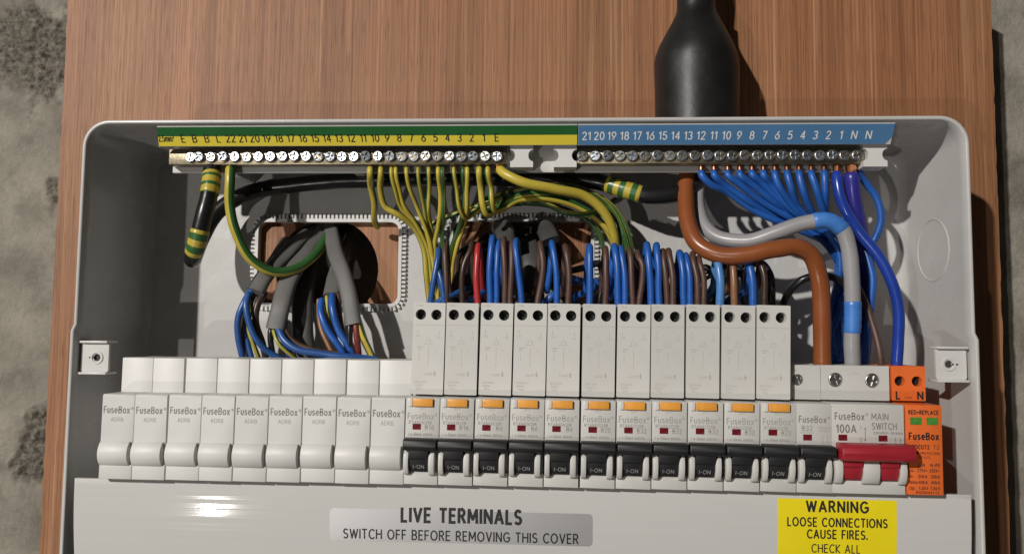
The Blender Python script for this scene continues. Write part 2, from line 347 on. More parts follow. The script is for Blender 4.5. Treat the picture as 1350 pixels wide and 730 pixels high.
# ------------------------------------------------------------------ concrete wall
from mathutils import noise
YB = 78.0; YW = 121.0; BACK = 75.0; RIM = 10.0
def wall():
    def steps(segs):
        out = [segs[0][0]]
        for lo, hi, st in segs:
            k = max(1, int((hi - lo) / st)); out += [lo + (hi - lo) * (i + 1) / k for i in range(k)]
        return out
    X = steps([(-420, -135, 15), (-135, -75, 0.95), (-75, 485, 20), (485, 545, 0.95), (545, 860, 15)]); Z = steps([(-330, -85, 15), (-85, 305, 0.95), (305, 480, 15)])
    V, F = [], []; mask = []; c1 = P(40, 60, YW); c2 = P(48, 590, YW); c3 = P(70, 260, YW); c4 = P(15, 395, YW)
    def blob(x, z, c, rx, rz): return math.exp(-(((x - c.x) / rx) ** 2 + ((z - c.z) / rz) ** 2))
    for z in Z:
        for x in X:
            p = Vector((x, z, 0))
            y = 1.0 * noise.fractal(p * 0.012, 1.0, 2.0, 3)
            msk = noise.fractal(p * 0.03 + Vector((6.3, 1.7, 0)), 0.8, 2.0, 4)
            k = blob(x, z, c1, 60, 33) * 1.25 + blob(x, z, c2, 17, 26) * 1.2 + 0.8 * blob(x, z, c3, 10, 20) + 0.5 * blob(x, z, c4, 12, 8) + msk * 0.45
            k = max(0, min(1, (k - 0.42) * 4.0))
            if k: y += k * (1.3 + 2.4 * noise.fractal(p * 0.16, 0.8, 2.1, 4) + 1.1 * max(0, 0.12 - abs(noise.fractal(p * 0.07, 0.9, 2.0, 3))) * 9)
            y += 0.10 * noise.fractal(p * 0.3, 0.7, 2, 3)
            V.append((x, YW + y, z)); mask.append(k)
    nx = len(X) - 1
    for j in range(len(Z) - 1):
        for i in range(nx):
            a = j * (nx + 1) + i; F.append([a, a + 1, a + nx + 2, a + nx + 1])
    mt = bpy.data.materials.new('concrete'); mt.use_nodes = True; nt = mt.node_tree; b = nt.nodes['Principled BSDF']
    b.inputs['Roughness'].default_value = 0.9; b.inputs['Specular IOR Level'].default_value = 0.2
    tc = nt.nodes.new('ShaderNodeTexCoord')
    def nz_(sc_, det, rough=0.6):
        n = nt.nodes.new('ShaderNodeTexNoise'); n.inputs['Scale'].default_value = sc_; n.inputs['Detail'].default_value = det; n.inputs['Roughness'].default_value = rough
        nt.links.new(tc.outputs['Object'], n.inputs['Vector']); return n
    a = nz_(16, 8); c = nz_(220, 5, 0.7); d = nz_(60, 6, 0.7)
    cr = nt.nodes.new('ShaderNodeValToRGB'); el = cr.color_ramp.elements
    el[0].position = 0.33; el[0].color = (0.20, 0.183, 0.152, 1); el[1].position = 0.62; el[1].color = (0.31, 0.285, 0.24, 1)
    nt.links.new(a.outputs['Fac'], cr.inputs['Fac'])
    mx = nt.nodes.new('ShaderNodeMix'); mx.data_type = 'RGBA'; mx.blend_type = 'MULTIPLY'; mx.inputs[0].default_value = 0.5
    r2 = nt.nodes.new('ShaderNodeValToRGB'); r2.color_ramp.elements[0].position = 0.36; r2.color_ramp.elements[0].color = (0.45, 0.44, 0.42, 1); r2.color_ramp.elements[1].position = 0.56
    nt.links.new(d.outputs['Fac'], r2.inputs['Fac']); nt.links.new(cr.outputs[0], mx.inputs[6]); nt.links.new(r2.outputs[0], mx.inputs[7]); 
    at = nt.nodes.new('ShaderNodeAttribute'); at.attribute_name = 'broken'; m3 = nt.nodes.new('ShaderNodeMix'); m3.data_type = 'RGBA'
    c2_ = nt.nodes.new('ShaderNodeValToRGB'); c2_.color_ramp.elements[0].position = 0.35; c2_.color_ramp.elements[0].color = (0.050, 0.044, 0.036, 1); c2_.color_ramp.elements[1].position = 0.65; c2_.color_ramp.elements[1].color = (0.21, 0.19, 0.155, 1)
    nt.links.new(c.outputs['Fac'], c2_.inputs['Fac']); nt.links.new(at.outputs['Fac'], m3.inputs[0]); nt.links.new(mx.outputs[2], m3.inputs[6]); nt.links.new(c2_.outputs[0], m3.inputs[7]); nt.links.new(m3.outputs[2], b.inputs['Base Color'])
    bp = nt.nodes.new('ShaderNodeBump'); bp.inputs['Strength'].default_value = 0.7; bp.inputs['Distance'].default_value = 0.0018
    nt.links.new(c.outputs['Fac'], bp.inputs['Height']); nt.links.new(bp.outputs[0], b.inputs['Normal'])
    o = mesh_obj('concrete_wall', V, F, mt, None, True, auto=80)
    at_ = o.data.attributes.new('broken', 'FLOAT', 'POINT'); at_.data.foreach_set('value', mask)
    tag(o, 'rough grey concrete wall behind the plywood board', 'wall', kind='structure')
wall()

# ------------------------------------------------------------------ plywood board
def wood():
    mt = bpy.data.materials.new('veneer'); mt.use_nodes = True; nt = mt.node_tree; b = nt.nodes['Principled BSDF']
    b.inputs['Roughness'].default_value = 0.55; b.inputs['Specular IOR Level'].default_value = 0.35
    tc = nt.nodes.new('ShaderNodeTexCoord')
    def nz_(sx, sz, det, rough=0.6, dist=0.0):
        mp = nt.nodes.new('ShaderNodeMapping'); mp.inputs['Scale'].default_value = (sx, 30, sz); nt.links.new(tc.outputs['Object'], mp.inputs['Vector'])
        n = nt.nodes.new('ShaderNodeTexNoise'); n.inputs['Scale'].default_value = 1; n.inputs['Detail'].default_value = det; n.inputs['Roughness'].default_value = rough; n.inputs['Distortion'].default_value = dist
        nt.links.new(mp.outputs[0], n.inputs['Vector']); return n
    def ramp(src, p0, c0, p1, c1):
        r = nt.nodes.new('ShaderNodeValToRGB'); e = r.color_ramp.elements; e[0].position = p0; e[0].color = (*c0, 1); e[1].position = p1; e[1].color = (*c1, 1)
        nt.links.new(src.outputs['Fac'], r.inputs['Fac']); return r
    def mul(a, bb, f, mode='MULTIPLY'):
        x = nt.nodes.new('ShaderNodeMix'); x.data_type = 'RGBA'; x.blend_type = mode
        x.inputs[0].default_value = f; nt.links.new(a, x.inputs[6]); nt.links.new(bb, x.inputs[7]); return x.outputs[2]
    broad = ramp(nz_(42, 1.4, 5, 0.6, 0.4), 0.32, (0.262, 0.118, 0.056), 0.70, (0.385, 0.186, 0.094))
    fine = ramp(nz_(620, 5, 4, 0.65), 0.35, (0.56, 0.50, 0.45), 0.62, (1.08, 1.06, 1.04))
    pale = ramp(nz_(260, 3.2, 3, 0.5), 0.60, (0, 0, 0), 0.75, (0.20, 0.145, 0.09))
    pore = ramp(nz_(1500, 45, 2, 0.5), 0.33, (0.62, 0.58, 0.55), 0.45, (1, 1, 1))
    grey = ramp(nz_(9, 5, 4, 0.5), 0.42, (0.94, 0.96, 0.94), 0.62, (1.03, 1.0, 0.98))
    c = mul(broad.outputs[0], fine.outputs[0], 0.85); c = mul(c, pale.outputs[0], 0.8, 'ADD'); c = mul(c, pore.outputs[0], 0.8); c = mul(c, grey.outputs[0], 1.0)
    nt.links.new(c, b.inputs['Base Color'])
    bp = nt.nodes.new('ShaderNodeBump'); bp.inputs['Strength'].default_value = 0.25; bp.inputs['Distance'].default_value = 0.0004
    nt.links.new(pore.outputs[0], bp.inputs['Height']); nt.links.new(bp.outputs[0], b.inputs['Normal'])
    return mt
WOOD = wood()
WOODE = mat('plywood edge', (0.30, 0.17, 0.095), 0.75, bump=0.5, bscale=400, var=0.25, vscale=300)
bx0, bx1, bz0, bz1 = -80.4, 495.3, -190.0, 292.0
h1 = P(431, 356, YB); h2 = P(682, 362, YB); HR = 32.0
board = thing('plywood_board', 'red brown wood veneered board on the concrete, carrying the white enclosure', 'board', (bx0, YB, bz0))
random.seed(3)
ol = [(bx0, bz0), (bx1, bz0)]
z = bz0
while z < bz1 - 8: z += random.uniform(3, 9); ol.append((bx1 + random.uniform(-.35, .3), z))
ol += [(bx1, bz1), (bx0, bz1)]
while z > bz0 + 8: z -= random.uniform(2, 7); ol.append((bx0 + random.uniform(-.9, .35) * (random.random() > .6), z))
V, F = plate(ol, [circ(h1.x, h1.z, HR, 48), circ(h2.x, h2.z, HR, 48)], YB, YB + 18)
nrm = []
for f in F:
    a, b_, c_ = [Vector(V[i]) for i in f[:3]]; nrm.append(0 if abs((b_ - a).cross(c_ - a).normalized().y) > 0.7 else 1)
bo = mesh_obj('panel', V, F, [WOOD, WOODE], board, False, nrm, origin=(bx0, YB, bz0))
for zc in (-120, 215):
    V, F = box(bx0 + 30, bx1 - 30, YB + 18.2, YW - 1, zc - 20, zc + 20, 1)
    mesh_obj('batten', V, F, WOODE, board, origin=(bx0, YB, bz0))

# ------------------------------------------------------------------ enclosure
XL, XR, ZT, ZBOT = -23.6, 445.4, 190.6, -150.0
enc = thing('enclosure', 'open white plastic consumer unit enclosure screwed to the wooden board', 'enclosure', (XL, BACK, ZBOT))
EO = (XL, BACK, ZBOT)
def outline(ins, r, zsplit=78.0, jog=1.6, zb=None):
    xl, xr, zt = XL + ins, XR - ins, ZT - ins; n = 8; o = []
    zb = ZBOT + ins if zb is None else zb
    o += [(xr + jog, zb), (xr + jog, zsplit - 2), (xr, zsplit + 1.5)]
    o += [(xr - r + r * math.cos(R(90 * i / n)), zt - r + r * math.sin(R(90 * i / n))) for i in range(n + 1)]
    o += [(xl + r - r * math.sin(R(90 * i / n)), zt - r + r * math.cos(R(90 * i / n))) for i in range(n + 1)]
    o += [(xl, zsplit + 1.5), (xl - jog, zsplit - 2), (xl - jog, zb)]
    return o
rings = [(1.2, 13, BACK + 2.6), (0.0, 14, RIM + 1.0), (0.35, 14, RIM + 0.25), (0.9, 14, RIM), (1.7, 13, RIM + 0.05), (2.2, 12.5, RIM + 0.6), (2.7, 12, RIM + 6), (5.6, 10, BACK - 6), (6.8, 9, BACK - 1.5), (9.0, 8, BACK)]
V, F = [], []
for ins, r, y in rings: V += [(x, y, z) for x, z in outline(ins, r)]
n = len(outline(0, 10))
for k in range(len(rings) - 1):
    for i in range(n): F.append([k * n + i, (k + 1) * n + i, (k + 1) * n + (i + 1) % n, k * n + (i + 1) % n])
mesh_obj('side_walls', V, F, TUB, enc, origin=EO, auto=50)
# back panel with its two rounded cable openings
c1a, c1b = P(341, 291, BACK), P(527, 401, BACK); c2a, c2b = P(596, 290, BACK), P(781, 396, BACK)
ca = (c1a.x, c1b.x, 93.0, (c1a.z + c1a.z) / 2); cb = (c2a.x, c2b.x, 93.0, c2a.z)
V, F = plate(outline(8.6, 8), [rrect(*ca, 6), rrect(*cb, 6)], BACK + 0.02, BACK + 2.6)
bp_ = mesh_obj('back_panel', V, F, TUB, enc, False, origin=EO)
for q in (ca, cb):                                     # toothed edging strip round each opening
    base = plate(rrect(q[0] - 1.0, q[1] + 1.0, q[2] - 1.0, q[3] + 1.0, 6.6), [rrect(q[0] + 1.0, q[1] - 1.0, q[2] + 1.0, q[3] - 1.0, 5.2)], BACK - 2.4, BACK + 3.2)
    parts = [base]; per = rrect(q[0] - 2.0, q[1] + 2.0, q[2] - 2.0, q[3] + 2.0, 7.5, 4)
    L = 0; pts = [Vector((a, 0, b)) for a, b in per] + [Vector((per[0][0], 0, per[0][1]))]
    for i in range(len(pts) - 1):
        d = pts[i + 1] - pts[i]; ln = d.length
        if ln < 1e-6: continue
        d.normalize(); nn = Vector((-d.z, 0, d.x)); s = -L % 2.55
        while s < ln:
            c = pts[i] + d * s; bxv, bf = box(-0.82, 0.82, BACK - 2.0, BACK - 0.15, -1.7, 1.7, 0.2, 1)
            parts.append(([c + d * v.x + nn * v.z + Vector((0, v.y, 0)) for v in bxv], bf)); s += 2.55
        L += ln
    V, F = join(*parts); mesh_obj('grommet_strip', V, F, WHITE, enc, origin=EO, auto=30)
# knockout ring moulded in the right-hand wall
kc = P(1216, 330, 45)
def kwall(y): return XR - (2.7 + (y - 16) * (2.9 / 53.0)) - 0.02
V, F = [], []
for k in range(48):
    a = 2 * math.pi * k / 48
    for rr, hgt in ((15.6, 0.0), (15.9, 0.35), (16.3, 0.35), (16.6, 0.0)):
        y = 44 + rr * math.cos(a); V.append((kwall(y) - hgt, y, kc.z + rr * math.sin(a) * 1.05))
for k in range(48):
    for i in range(3): F.append([k * 4 + i, k * 4 + i + 1, ((k + 1) % 48) * 4 + i + 1, ((k + 1) % 48) * 4 + i])
mesh_obj('knockout_ring', V, F, TUB, enc, origin=EO)
# cover-fixing brackets at both sides
def bracket(cx, cz, side, filled):
    y = 15.0
    br = plate(rrect(cx - 7.6, cx + 7.6, cz - 7.8, cz + 7.8, 1.2, 3), [circ(cx + (1 if side < 0 else -1) * 1.2, cz, 2.0, 18)], y, y + 1.8)
    wl = [box(cx - 7.6, cx + 7.6, y - 2.2, y + 9, cz + 7.8, cz + 9.0, 0.25), box(cx - 7.6, cx + 7.6, y - 2.2, y + 9, cz - 9.0, cz - 7.8, 0.25), box(cx - side * -6.4 - 0.6, cx + side * 6.4 + 0.6, y + 1.9, y + 9, cz - 7.6, cz + 7.6, 0.2)]
    V, F = join(br, *wl); b = mesh_obj('cover_bracket', V, F, WHITE, enc, origin=EO, auto=30)
    hx = cx + (1 if side < 0 else -1) * 1.2
    V, F = join(lathe_y([(3.4, y - .02), (3.4, y - .5), (2.6, y - .5), (2.4, y - .02)], hx, cz, 24)); F = F[:-2]
    mesh_obj('hole_collar', V, F, WHITE, b)
    b2 = bpy.data.objects[b.name].children[0]; b2.location = -Vector(EO) * S
    if filled: V, F = join(lathe_y([(0.2, y + .1), (1.5, y + .2), (1.9, y + .8), (1.9, y + 6)], hx, cz, 18), box(hx + 1.4, hx + 4.6, y - .25, y + .4, cz - .45, cz + .45, .1))
    else: V, F = join(lathe_y([(1.95, y + 1.2), (1.95, y + 6)], hx, cz, 18), box(hx - 4.4, hx - 1.4, y - .12, y + .4, cz - .5, cz + .5, .1))  # empty keyhole: dark plug and slot stand in for the shade inside
    q = mesh_obj('screw_or_keyhole_plug', V, F, SCREWB if not filled else STEEL2, b); q.location = -Vector(EO) * S
STEEL2 = mat('dull screw', (0.50, 0.50, 0.49), 0.34, metal=1.0, var=0.2, vscale=900)
bl, br_ = P(125, 471, 15), P(1254, 480, 15)
bracket(bl.x, bl.z, -1, False); bracket(br_.x, br_.z, 1, True)
# support posts of the terminal carriers (moulded to the back)
for px in (300, 470, 640, 800, 960, 1120):
    c = P(px, 208, 40); V, F = box(c.x - 3, c.x + 3, 34.2, BACK + 0.5, 168, 180, 0.5); mesh_obj('post', V, F, TUB, enc, origin=EO)

# ------------------------------------------------------------------ lower cover with its two stickers
def cov_y(z): return 5.5 + 0.00175 * (min(0, z)) ** 2 * (1 if z > -45 else 1)
cl, cr_ = P(98, 640, 6), P(1281, 660, 6)
COVER = bpy.data.materials.new('cover plastic')
def cover_mat():
    COVER.use_nodes = True; nt = COVER.node_tree; b = nt.nodes['Principled BSDF']
    b.inputs['Base Color'].default_value = (0.54, 0.537, 0.525, 1); b.inputs['Roughness'].default_value = 0.075; b.inputs['Specular IOR Level'].default_value = 0.16
    tc = nt.nodes.new('ShaderNodeTexCoord'); mp = nt.nodes.new('ShaderNodeMapping'); mp.inputs['Scale'].default_value = (3, 1, 260)
    nt.links.new(tc.outputs['Object'], mp.inputs['Vector'])
    n = nt.nodes.new('ShaderNodeTexNoise'); n.inputs['Scale'].default_value = 1; n.inputs['Detail'].default_value = 2.5; nt.links.new(mp.outputs[0], n.inputs['Vector'])
    bp = nt.nodes.new('ShaderNodeBump'); bp.inputs['Strength'].default_value = 0.30; bp.inputs['Distance'].default_value = 0.0005; nt.links.new(n.outputs['Fac'], bp.inputs['Height']); nt.links.new(bp.outputs[0], b.inputs['Normal'])
cover_mat()
cov = thing('lower_cover', 'smooth white lower cover panel below the breakers, carrying two stickers', 'cover', (cl.x, 6, -140))
CO = (cl.x, 6, -140)
def cover_sheet(x0, x1, ztop, zlow, off, nz=26, nx=1):
    """sheet following the bulging cover; off = how proud it stands"""
    V, F = [], []
    for j in range(nz + 1):
        for i in range(nx + 1):
            x = x0 + (x1 - x0) * i / nx; zt = ztop(x) if callable(ztop) else ztop
            z = zt + (zlow - zt) * j / nz; V.append((x, cov_y(z) - off, z))
    for j in range(nz):
        for i in range(nx):
            a = j * (nx + 1) + i; F.append([a, a + nx + 1, a + nx + 2, a + 1])
    return V, F
ztl = P(98, 630, 5.5).z
def ctop(x):
    lo = 0.25
    t = (x - (cl.x + 20.5)) / 5.0
    return ztl + (lo - ztl) * max(0, min(1, t))
bm = bmesh.new()
xs_ = [cl.x, cl.x + 0.6, cl.x + 20.5, cl.x + 25.5] + [cl.x + 25.5 + (cr_.x - cl.x - 26.1) * i / 20 for i in range(1, 21)] + [cr_.x]
zs = [0, .008, .02] + [.02 + .98 * (i / 40) for i in range(1, 41)]
V, F = [], []
for yy in (0, 1):
    for t in zs:
        for i, x in enumerate(xs_):
            z0 = ctop(x); z = z0 + (-140 - z0) * t
            edge = 0.5 * (1 if (i in (0, len(xs_) - 1) or t == 0) else 0)
            V.append((x, cov_y(z) + (edge if yy == 0 else 2.6), z))
nx_ = len(xs_); nn = nx_ * len(zs)
for j in range(len(zs) - 1):
    for i in range(nx_ - 1):
        a = j * nx_ + i; F.append([a, a + nx_, a + nx_ + 1, a + 1]); F.append([nn + a, nn + a + 1, nn + a + nx_ + 1, nn + a + nx_])
for i in range(nx_ - 1): F.append([i, i + 1, nn + i + 1, nn + i])
for j in range(len(zs) - 1):
    a = j * nx_; F.append([a, nn + a, nn + a + nx_, a + nx_]); a += nx_ - 1; F.append([a, a + nx_, nn + a + nx_, nn + a])
bm.free()
mesh_obj('cover_sheet', V, F, COVER, cov, origin=CO, auto=25)
SILVER = mat('silver foil', (0.58, 0.58, 0.59), 0.42, metal=0.6, var=0.02, vscale=20)
s0, s1 = P(435, 669, 5.8), P(781, 720, 6.6)
def fan(pts, off): return [(x, cov_y(z) - off, z) for x, z in pts]
def sticker(name, x0, x1, z0, z1, r, material, th):
    o = rrect(x0, x1, z0, z1, r, 6); V, F = [], []
    bm = bmesh.new(); NZ = 14
    # strips so that the sticker bends with the cover
    zz = sorted(set([round(z, 4) for _, z in o] + [z0 + (z1 - z0) * i / NZ for i in range(NZ + 1)]))
    def half(z):
        d = max(0, (z0 + r) - z, z - (z1 - r)); return x0 + r - math.sqrt(max(0, r * r - d * d)), x1 - r + math.sqrt(max(0, r * r - d * d))
    for z in zz:
        a, b = half(z)
        for x in (a, b): V.append((x, cov_y(z) - th, z))
        for x in (a, b): V.append((x, cov_y(z) + 0.02, z))
    for k in range(len(zz) - 1):
        i = k * 4; j = i + 4; F += [[i, i + 1, j + 1, j], [i, j, j + 2, i + 2], [i + 1, i + 3, j + 3, j + 1]]
    t = (len(zz) - 1) * 4; F += [[t, t + 1, t + 3, t + 2], [0, 2, 3, 1]]
    bm.free()
    return mesh_obj(name, V, F, material, cov, False, origin=CO)
st1 = sticker('silver_sticker', s0.x, s1.x, s1.z - 0.0, s0.z, 2.2, SILVER, 0.10)
st1['label'] = 'silver sticker reading LIVE TERMINALS'
cx = (s0.x + s1.x) / 2 + 0.6
on_cov = lambda off: (lambda x, z: (x - CO[0], cov_y(z) - off - CO[1], z - CO[2]))
def z_of(py, Y=6.0): return P(680, py, Y).z
prints('lettering', [('LIVE TERMINALS', cx, z_of(690), 6.6, 0.36, 62), ('SWITCH OFF BEFORE REMOVING THIS COVER', cx - 0.6, z_of(714.5), 4.6, 0.10, 120)], INK, st1, 0, xf=on_cov(0.14)).location = (0, 0, 0)
w0, w1 = P(1025.5, 657, 5.6), P(1182.5, 730, 6.6)
st2 = sticker('warning_sticker', w0.x, w1.x, w1.z - 30, P(1100, 657.5, 5.6).z, 0.4, WARNY, 0.10)
st2['label'] = 'yellow sticker reading WARNING'
wx = (w0.x + w1.x) / 2
zw = lambda py: P(1102, py, 6.0).z
prints('lettering', [('WARNING', wx, zw(674), 5.0, 0.24, 30.4), ('LOOSE CONNECTIONS', wx, zw(693.5), 4.0, 0.14, 48.6), ('CAUSE FIRES.', wx, zw(709.5), 4.0, 0.14, 29.5), ('CHECK ALL', wx - 0.6, zw(728.5), 3.9, 0.05, 23.7), ('TERMINALS', wx, zw(748), 3.9, 0.05, 28)], INK, st2, 0, xf=on_cov(0.14))

# ------------------------------------------------------------------ modules
PITCH = 17.62; X0 = 0.0; Z0 = 0.75; NH = 43.1
def mx(i): return X0 + PITCH * i
def dmesh(name, data, mats, smooth=True, auto=24, midx=None):
    me = bpy.data.meshes.new(name); me.from_pydata([tuple(Vector(v) * S) for v in data[0]], [], data[1])
    for mt in (mats if isinstance(mats, (list, tuple)) else [mats]): me.materials.append(mt)
    if smooth:
        me.polygons.foreach_set('use_smooth', [True] * len(me.polygons)); me.set_sharp_from_angle(angle=R(auto))
    if midx: me.polygons.foreach_set('material_index', midx)
    me.update(); return me
def tdata(items, y, extra=None):
    V, F = text_data(items)
    for (x0, x1, z0, z1) in (extra or []):
        n = len(V); V += [(x0, 0, z0), (x1, 0, z0), (x1, 0, z1), (x0, 0, z1)]; F.append([n, n + 1, n + 2, n + 3])
    return [(a, y + b, c) for a, b, c in V], F
def arc_prof(z0, z1, depth, n=8, sgn=-1):
    """points on an arc between z0 and z1 at y=0 that swells by depth"""
    return [(sgn * depth * math.sin(math.pi * i / n) ** 0.75, z0 + (z1 - z0) * i / n) for i in range(n + 1)]
W_ = PITCH - 0.32
ORD = ['leftmost', 'second', 'third', 'fourth', 'fifth', 'sixth', 'seventh', 'eighth', 'ninth', 'tenth', 'eleventh']
# -- blank modules
blank_nose = dmesh('nose', prism_x([(0, 0), (0, 7.0)] + arc_prof(7.0, 19.0, 3.4, 8, 1)[1:-1] + [(0, 19.0), (0, NH - 1.0), (0.5, NH), (17.4, NH), (17.4, 0)], 0.16, W_, 0.22), BLANKW)
blank_toggle = dmesh('dummy_toggle', prism_x(arc_prof(6.8, 19.2, 2.9, 10, -1) + arc_prof(6.8, 19.2, 1.5, 6, 1)[1:-1][::-1], 0.3, W_ - 1.5, 0.15), BLANKW)
blank_base = dmesh('base_block', box(0.16, W_, 17.0, 46, -18, 61.4, 0.35), BLANKW)
blank_brand = dmesh('brand_print', tdata([('FuseBox', 8.0, 33.6, 3.2, 0.09, 14.0), ('®', 16.3, 35.4, 1.3, 0.0, 1)], -0.05), INKG, False)
blank_model = dmesh('model_print', tdata([('ADRB', 8.4, 29.3, 2.0, 0.0, 6.6)], -0.05), INKM, False)
for i in range(9):
    lab = ('plain white blank module at the far left end of the row' if i == 0 else 'plain white blank module right beside the first orange-button breaker' if i == 8 else f'{ORD[i]} plain white blank module counted from the left end of the row')
    t = thing('blank_module', lab, 'blank module', (mx(i) + 0.1 + random.uniform(-.08, .08), random.uniform(-.35, .3), Z0 - 0.35 + 0.05 * i + random.uniform(-.16, .16)), 'blank modules in the left half of the row', R(0.35 + random.uniform(-.22, .22)))
    nz_ = link('nose', blank_nose, t); link('brand_print', blank_brand, nz_); link('model_print', blank_model, nz_)
    link('dummy_toggle', blank_toggle, t); link('base_block', blank_base, t)
# -- pieces shared by the breakers
def cross_screw(r, y, cx=0, cz=0, rot=0.0, depth=0.9, cw=0.34, cl_=0.78):
    """pan head with a real cross recess"""
    a, b = cw * r * 0.5 * 1.1, cl_ * r
    cross = [(a, a), (a, b), (-a, b), (-a, a), (-b, a), (-b, -a), (-a, -a), (-a, -b), (a, -b), (a, -a), (b, -a), (b, a)]
    ca_, sa_ = math.cos(rot), math.sin(rot); cross = [(cx + x * ca_ - z * sa_, cz + x * sa_ + z * ca_) for x, z in cross]
    top = plate(circ(cx, cz, r * 0.84, 20), [cross], y, y + depth, back=False)
    bot = plate(circ(cx, cz, r * 0.83, 20), [], y + depth - .01, y + depth + .3)
    rim = lathe_y([(r * 0.84, y), (r * .91, y + 0.10), (r * .97, y + 0.32), (r, y + 0.7), (r, y + 2.2)], cx, cz, 20); rim = (rim[0], rim[1][:-2])
    return join(top, bot, rim)
def breaker_front(w, tog_x, bar, pillars, red=False):
    m_ = REDT if red else TOG
    bar_prof = [(0.5, 23.2), (-5.2, 23.2), (-6.6, 22.2), (-6.9, 19.6), (-6.2, 17.6), (0.5, 17.2)]
    if red: bar_prof = [(0.5, 24.6), (-7.5, 24.6), (-9.4, 23.0), (-9.9, 20.6), (-9.2, 17.6), (-7.5, 16.6), (0.5, 16.6)]
    tm = dmesh('toggle', join(prism_x(bar_prof, bar[0], bar[1], 0.7 if red else 0.5), *[prism_x([(0.8, 17.9), (-5.6, 17.9), (-4.4, 13.4), (-3.4, 12.9), (-3.0, 10.0), (-1.2, 6.9), (0.8, 6.6)], a, b, 0.25) for a, b in tog_x]), m_)
    pl = []
    for a, b in pillars: pl.append(dmesh('toggle_guard', prism_x([(0.4, 17.2), (-2.2, 17.2), (-3.9, 15.6), (-4.6, 12.0), (-4.0, 8.2), (-2.4, 5.4), (0.4, 4.4)], a, b, 0.45), MODW))
    return tm, pl
nose_prof = [(0, 0), (0, 5.2), (0.8, 6.4), (3.5, 6.8), (3.5, 17.0), (0, 17.6), (0, NH - 0.8), (0.5, NH), (15.5, NH), (15.5, 0)]
r_nose = dmesh('nose', prism_x(nose_prof, 0.16, W_, 0.22), MODW)
r_tog, r_pil = breaker_front(PITCH, [(3.1, 12.9)], (0.3, W_ - 0.15), [(0.45, 3.0), (13.0, 15.9)])
r_btn = dmesh('test_button', box(3.7, 14.0, -1.5, 1, 38.9, NH - 0.25, 0.35), AMBER)
r_tab = dmesh('button_surround', box(1.4, 3.5, -0.9, 1, 38.7, NH - 0.4, 0.2), WHITE)
win = dmesh('indicator_window', plate(rrect(0, 4.2, 0, 2.9, 0.2, 2), [], -0.12, 0.3), REDW, False)
r_hole_y = 10.0
BH = 92.4 - Z0
r_block = dmesh('terminal_block', join(plate(rrect(0.5, 17.3, NH + 1.0, BH, 0.5, 3), [circ(4.4, BH - 6.2, 2.75, 22), circ(12.6, BH - 6.2, 2.75, 22)], r_hole_y, r_hole_y + 7, back=False), box(0.52, 17.28, r_hole_y + 6.9, 55, -18, BH - 0.02, 0.2)), MODW, auto=30)
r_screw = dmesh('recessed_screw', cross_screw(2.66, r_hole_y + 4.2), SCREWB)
yb = r_hole_y - 0.05
r_diag_ex = [(0.8, 17.0, BH - 11.7, BH - 11.5), (3.0, 3.3, BH - 16, BH - 14.2), (14.2, 14.5, BH - 16.6, BH - 14.8), (7.6, 10.2, BH - 19.6, BH - 19.35), (7.6, 7.85, BH - 21, BH - 19.6), (9.9, 10.15, BH - 21, BH - 19.6), (6.5, 10.5, BH - 21.6, BH - 21.35), (3.2, 6.2, BH - 23.4, BH - 22.9), (3.2, 5.2, BH - 24.6, BH - 24.2), (12.0, 13.2, BH - 24.6, BH - 24.3), (11.8, 13.4, BH - 36.6, BH - 36.3), (12.4, 12.7, BH - 38, BH - 35), (11.9, 13.3, BH - 37.6, BH - 37.35), (4.0, 4.2, BH - 30, BH - 26), (8.9, 9.1, BH - 33, BH - 23)]
r_diag = dmesh('wiring_diagram_print', tdata([('1/N', 3.3, BH - 17.8, 1.1, 0, 1), ('3/L', 14.3, BH - 18.4, 1.1, 0, 1), ('230/240V~', 5.4, BH - 41.6, 1.0, 0, 1), ('6000A', 4.6, BH - 43.3, 1.0, 0, 1), ('Load', 9.0, BH - 37.5, 1.3, 0.02, 1), ('2.0Nm', 3.6, BH - 1.9, 1.0, 0, 1), ('T', 8.8, BH - 18.7, 0.9, 0, 1), ('50Hz', 4.6, BH - 45, 1.0, 0, 1)], yb, r_diag_ex), INKF, False)
r_brand = dmesh('brand_print', tdata([('FuseBox', 7.9, 32.5, 2.9, 0.03, 13.4), ('®', 15.6, 34.2, 1.2, 0, 1), ('TEST', 8.6, 37.3, 0.9, 0, 1.2)], -0.05), INKM, False)
on_tilt = lambda x, y, z: (x, y, z)
V, F = text_data([('I-ON', 8.0, 8.3, 1.9, 0.03, 5.6)])
# the toggle face leans back: lay the letters on it
r_on = dmesh('position_print', ([(a, -1.2 + (c - 6.9) * (-3.0 + 1.2) / (10.0 - 6.9) - 0.10 + b, c) for a, b, c in V], F), mat('toggle print', (0.34, 0.34, 0.34), 0.6), False)
r_fine = dmesh('fine_print', tdata([('I n-30mA 6000A', 7.9, 24.35, 1.25, 0.05, 12.4)], -0.05), INKM, False)
RAT = ['B16', 'B16', 'B6', 'B6', 'B6', 'B20', 'B32', 'B32', 'B32', 'B32', 'B32']
COD = {'B16': 'RTA061630B', 'B6': 'RTA060630B', 'B20': 'RTA062030B', 'B32': 'RTA063230B'}
rat_me = {k: dmesh('rating_print', tdata([(k, 12.5, 27.5, 2.2, 0.06, 4.7 if len(k) == 3 else 3.2)], -0.05), INKM, False) for k in COD}
cod_me = {k: dmesh('model_print', tdata([(v, 7.7, 31.0 - 0.9, 1.5, 0.04, 11.6)], -0.05), INKM, False) for k, v in COD.items()}
RX = []
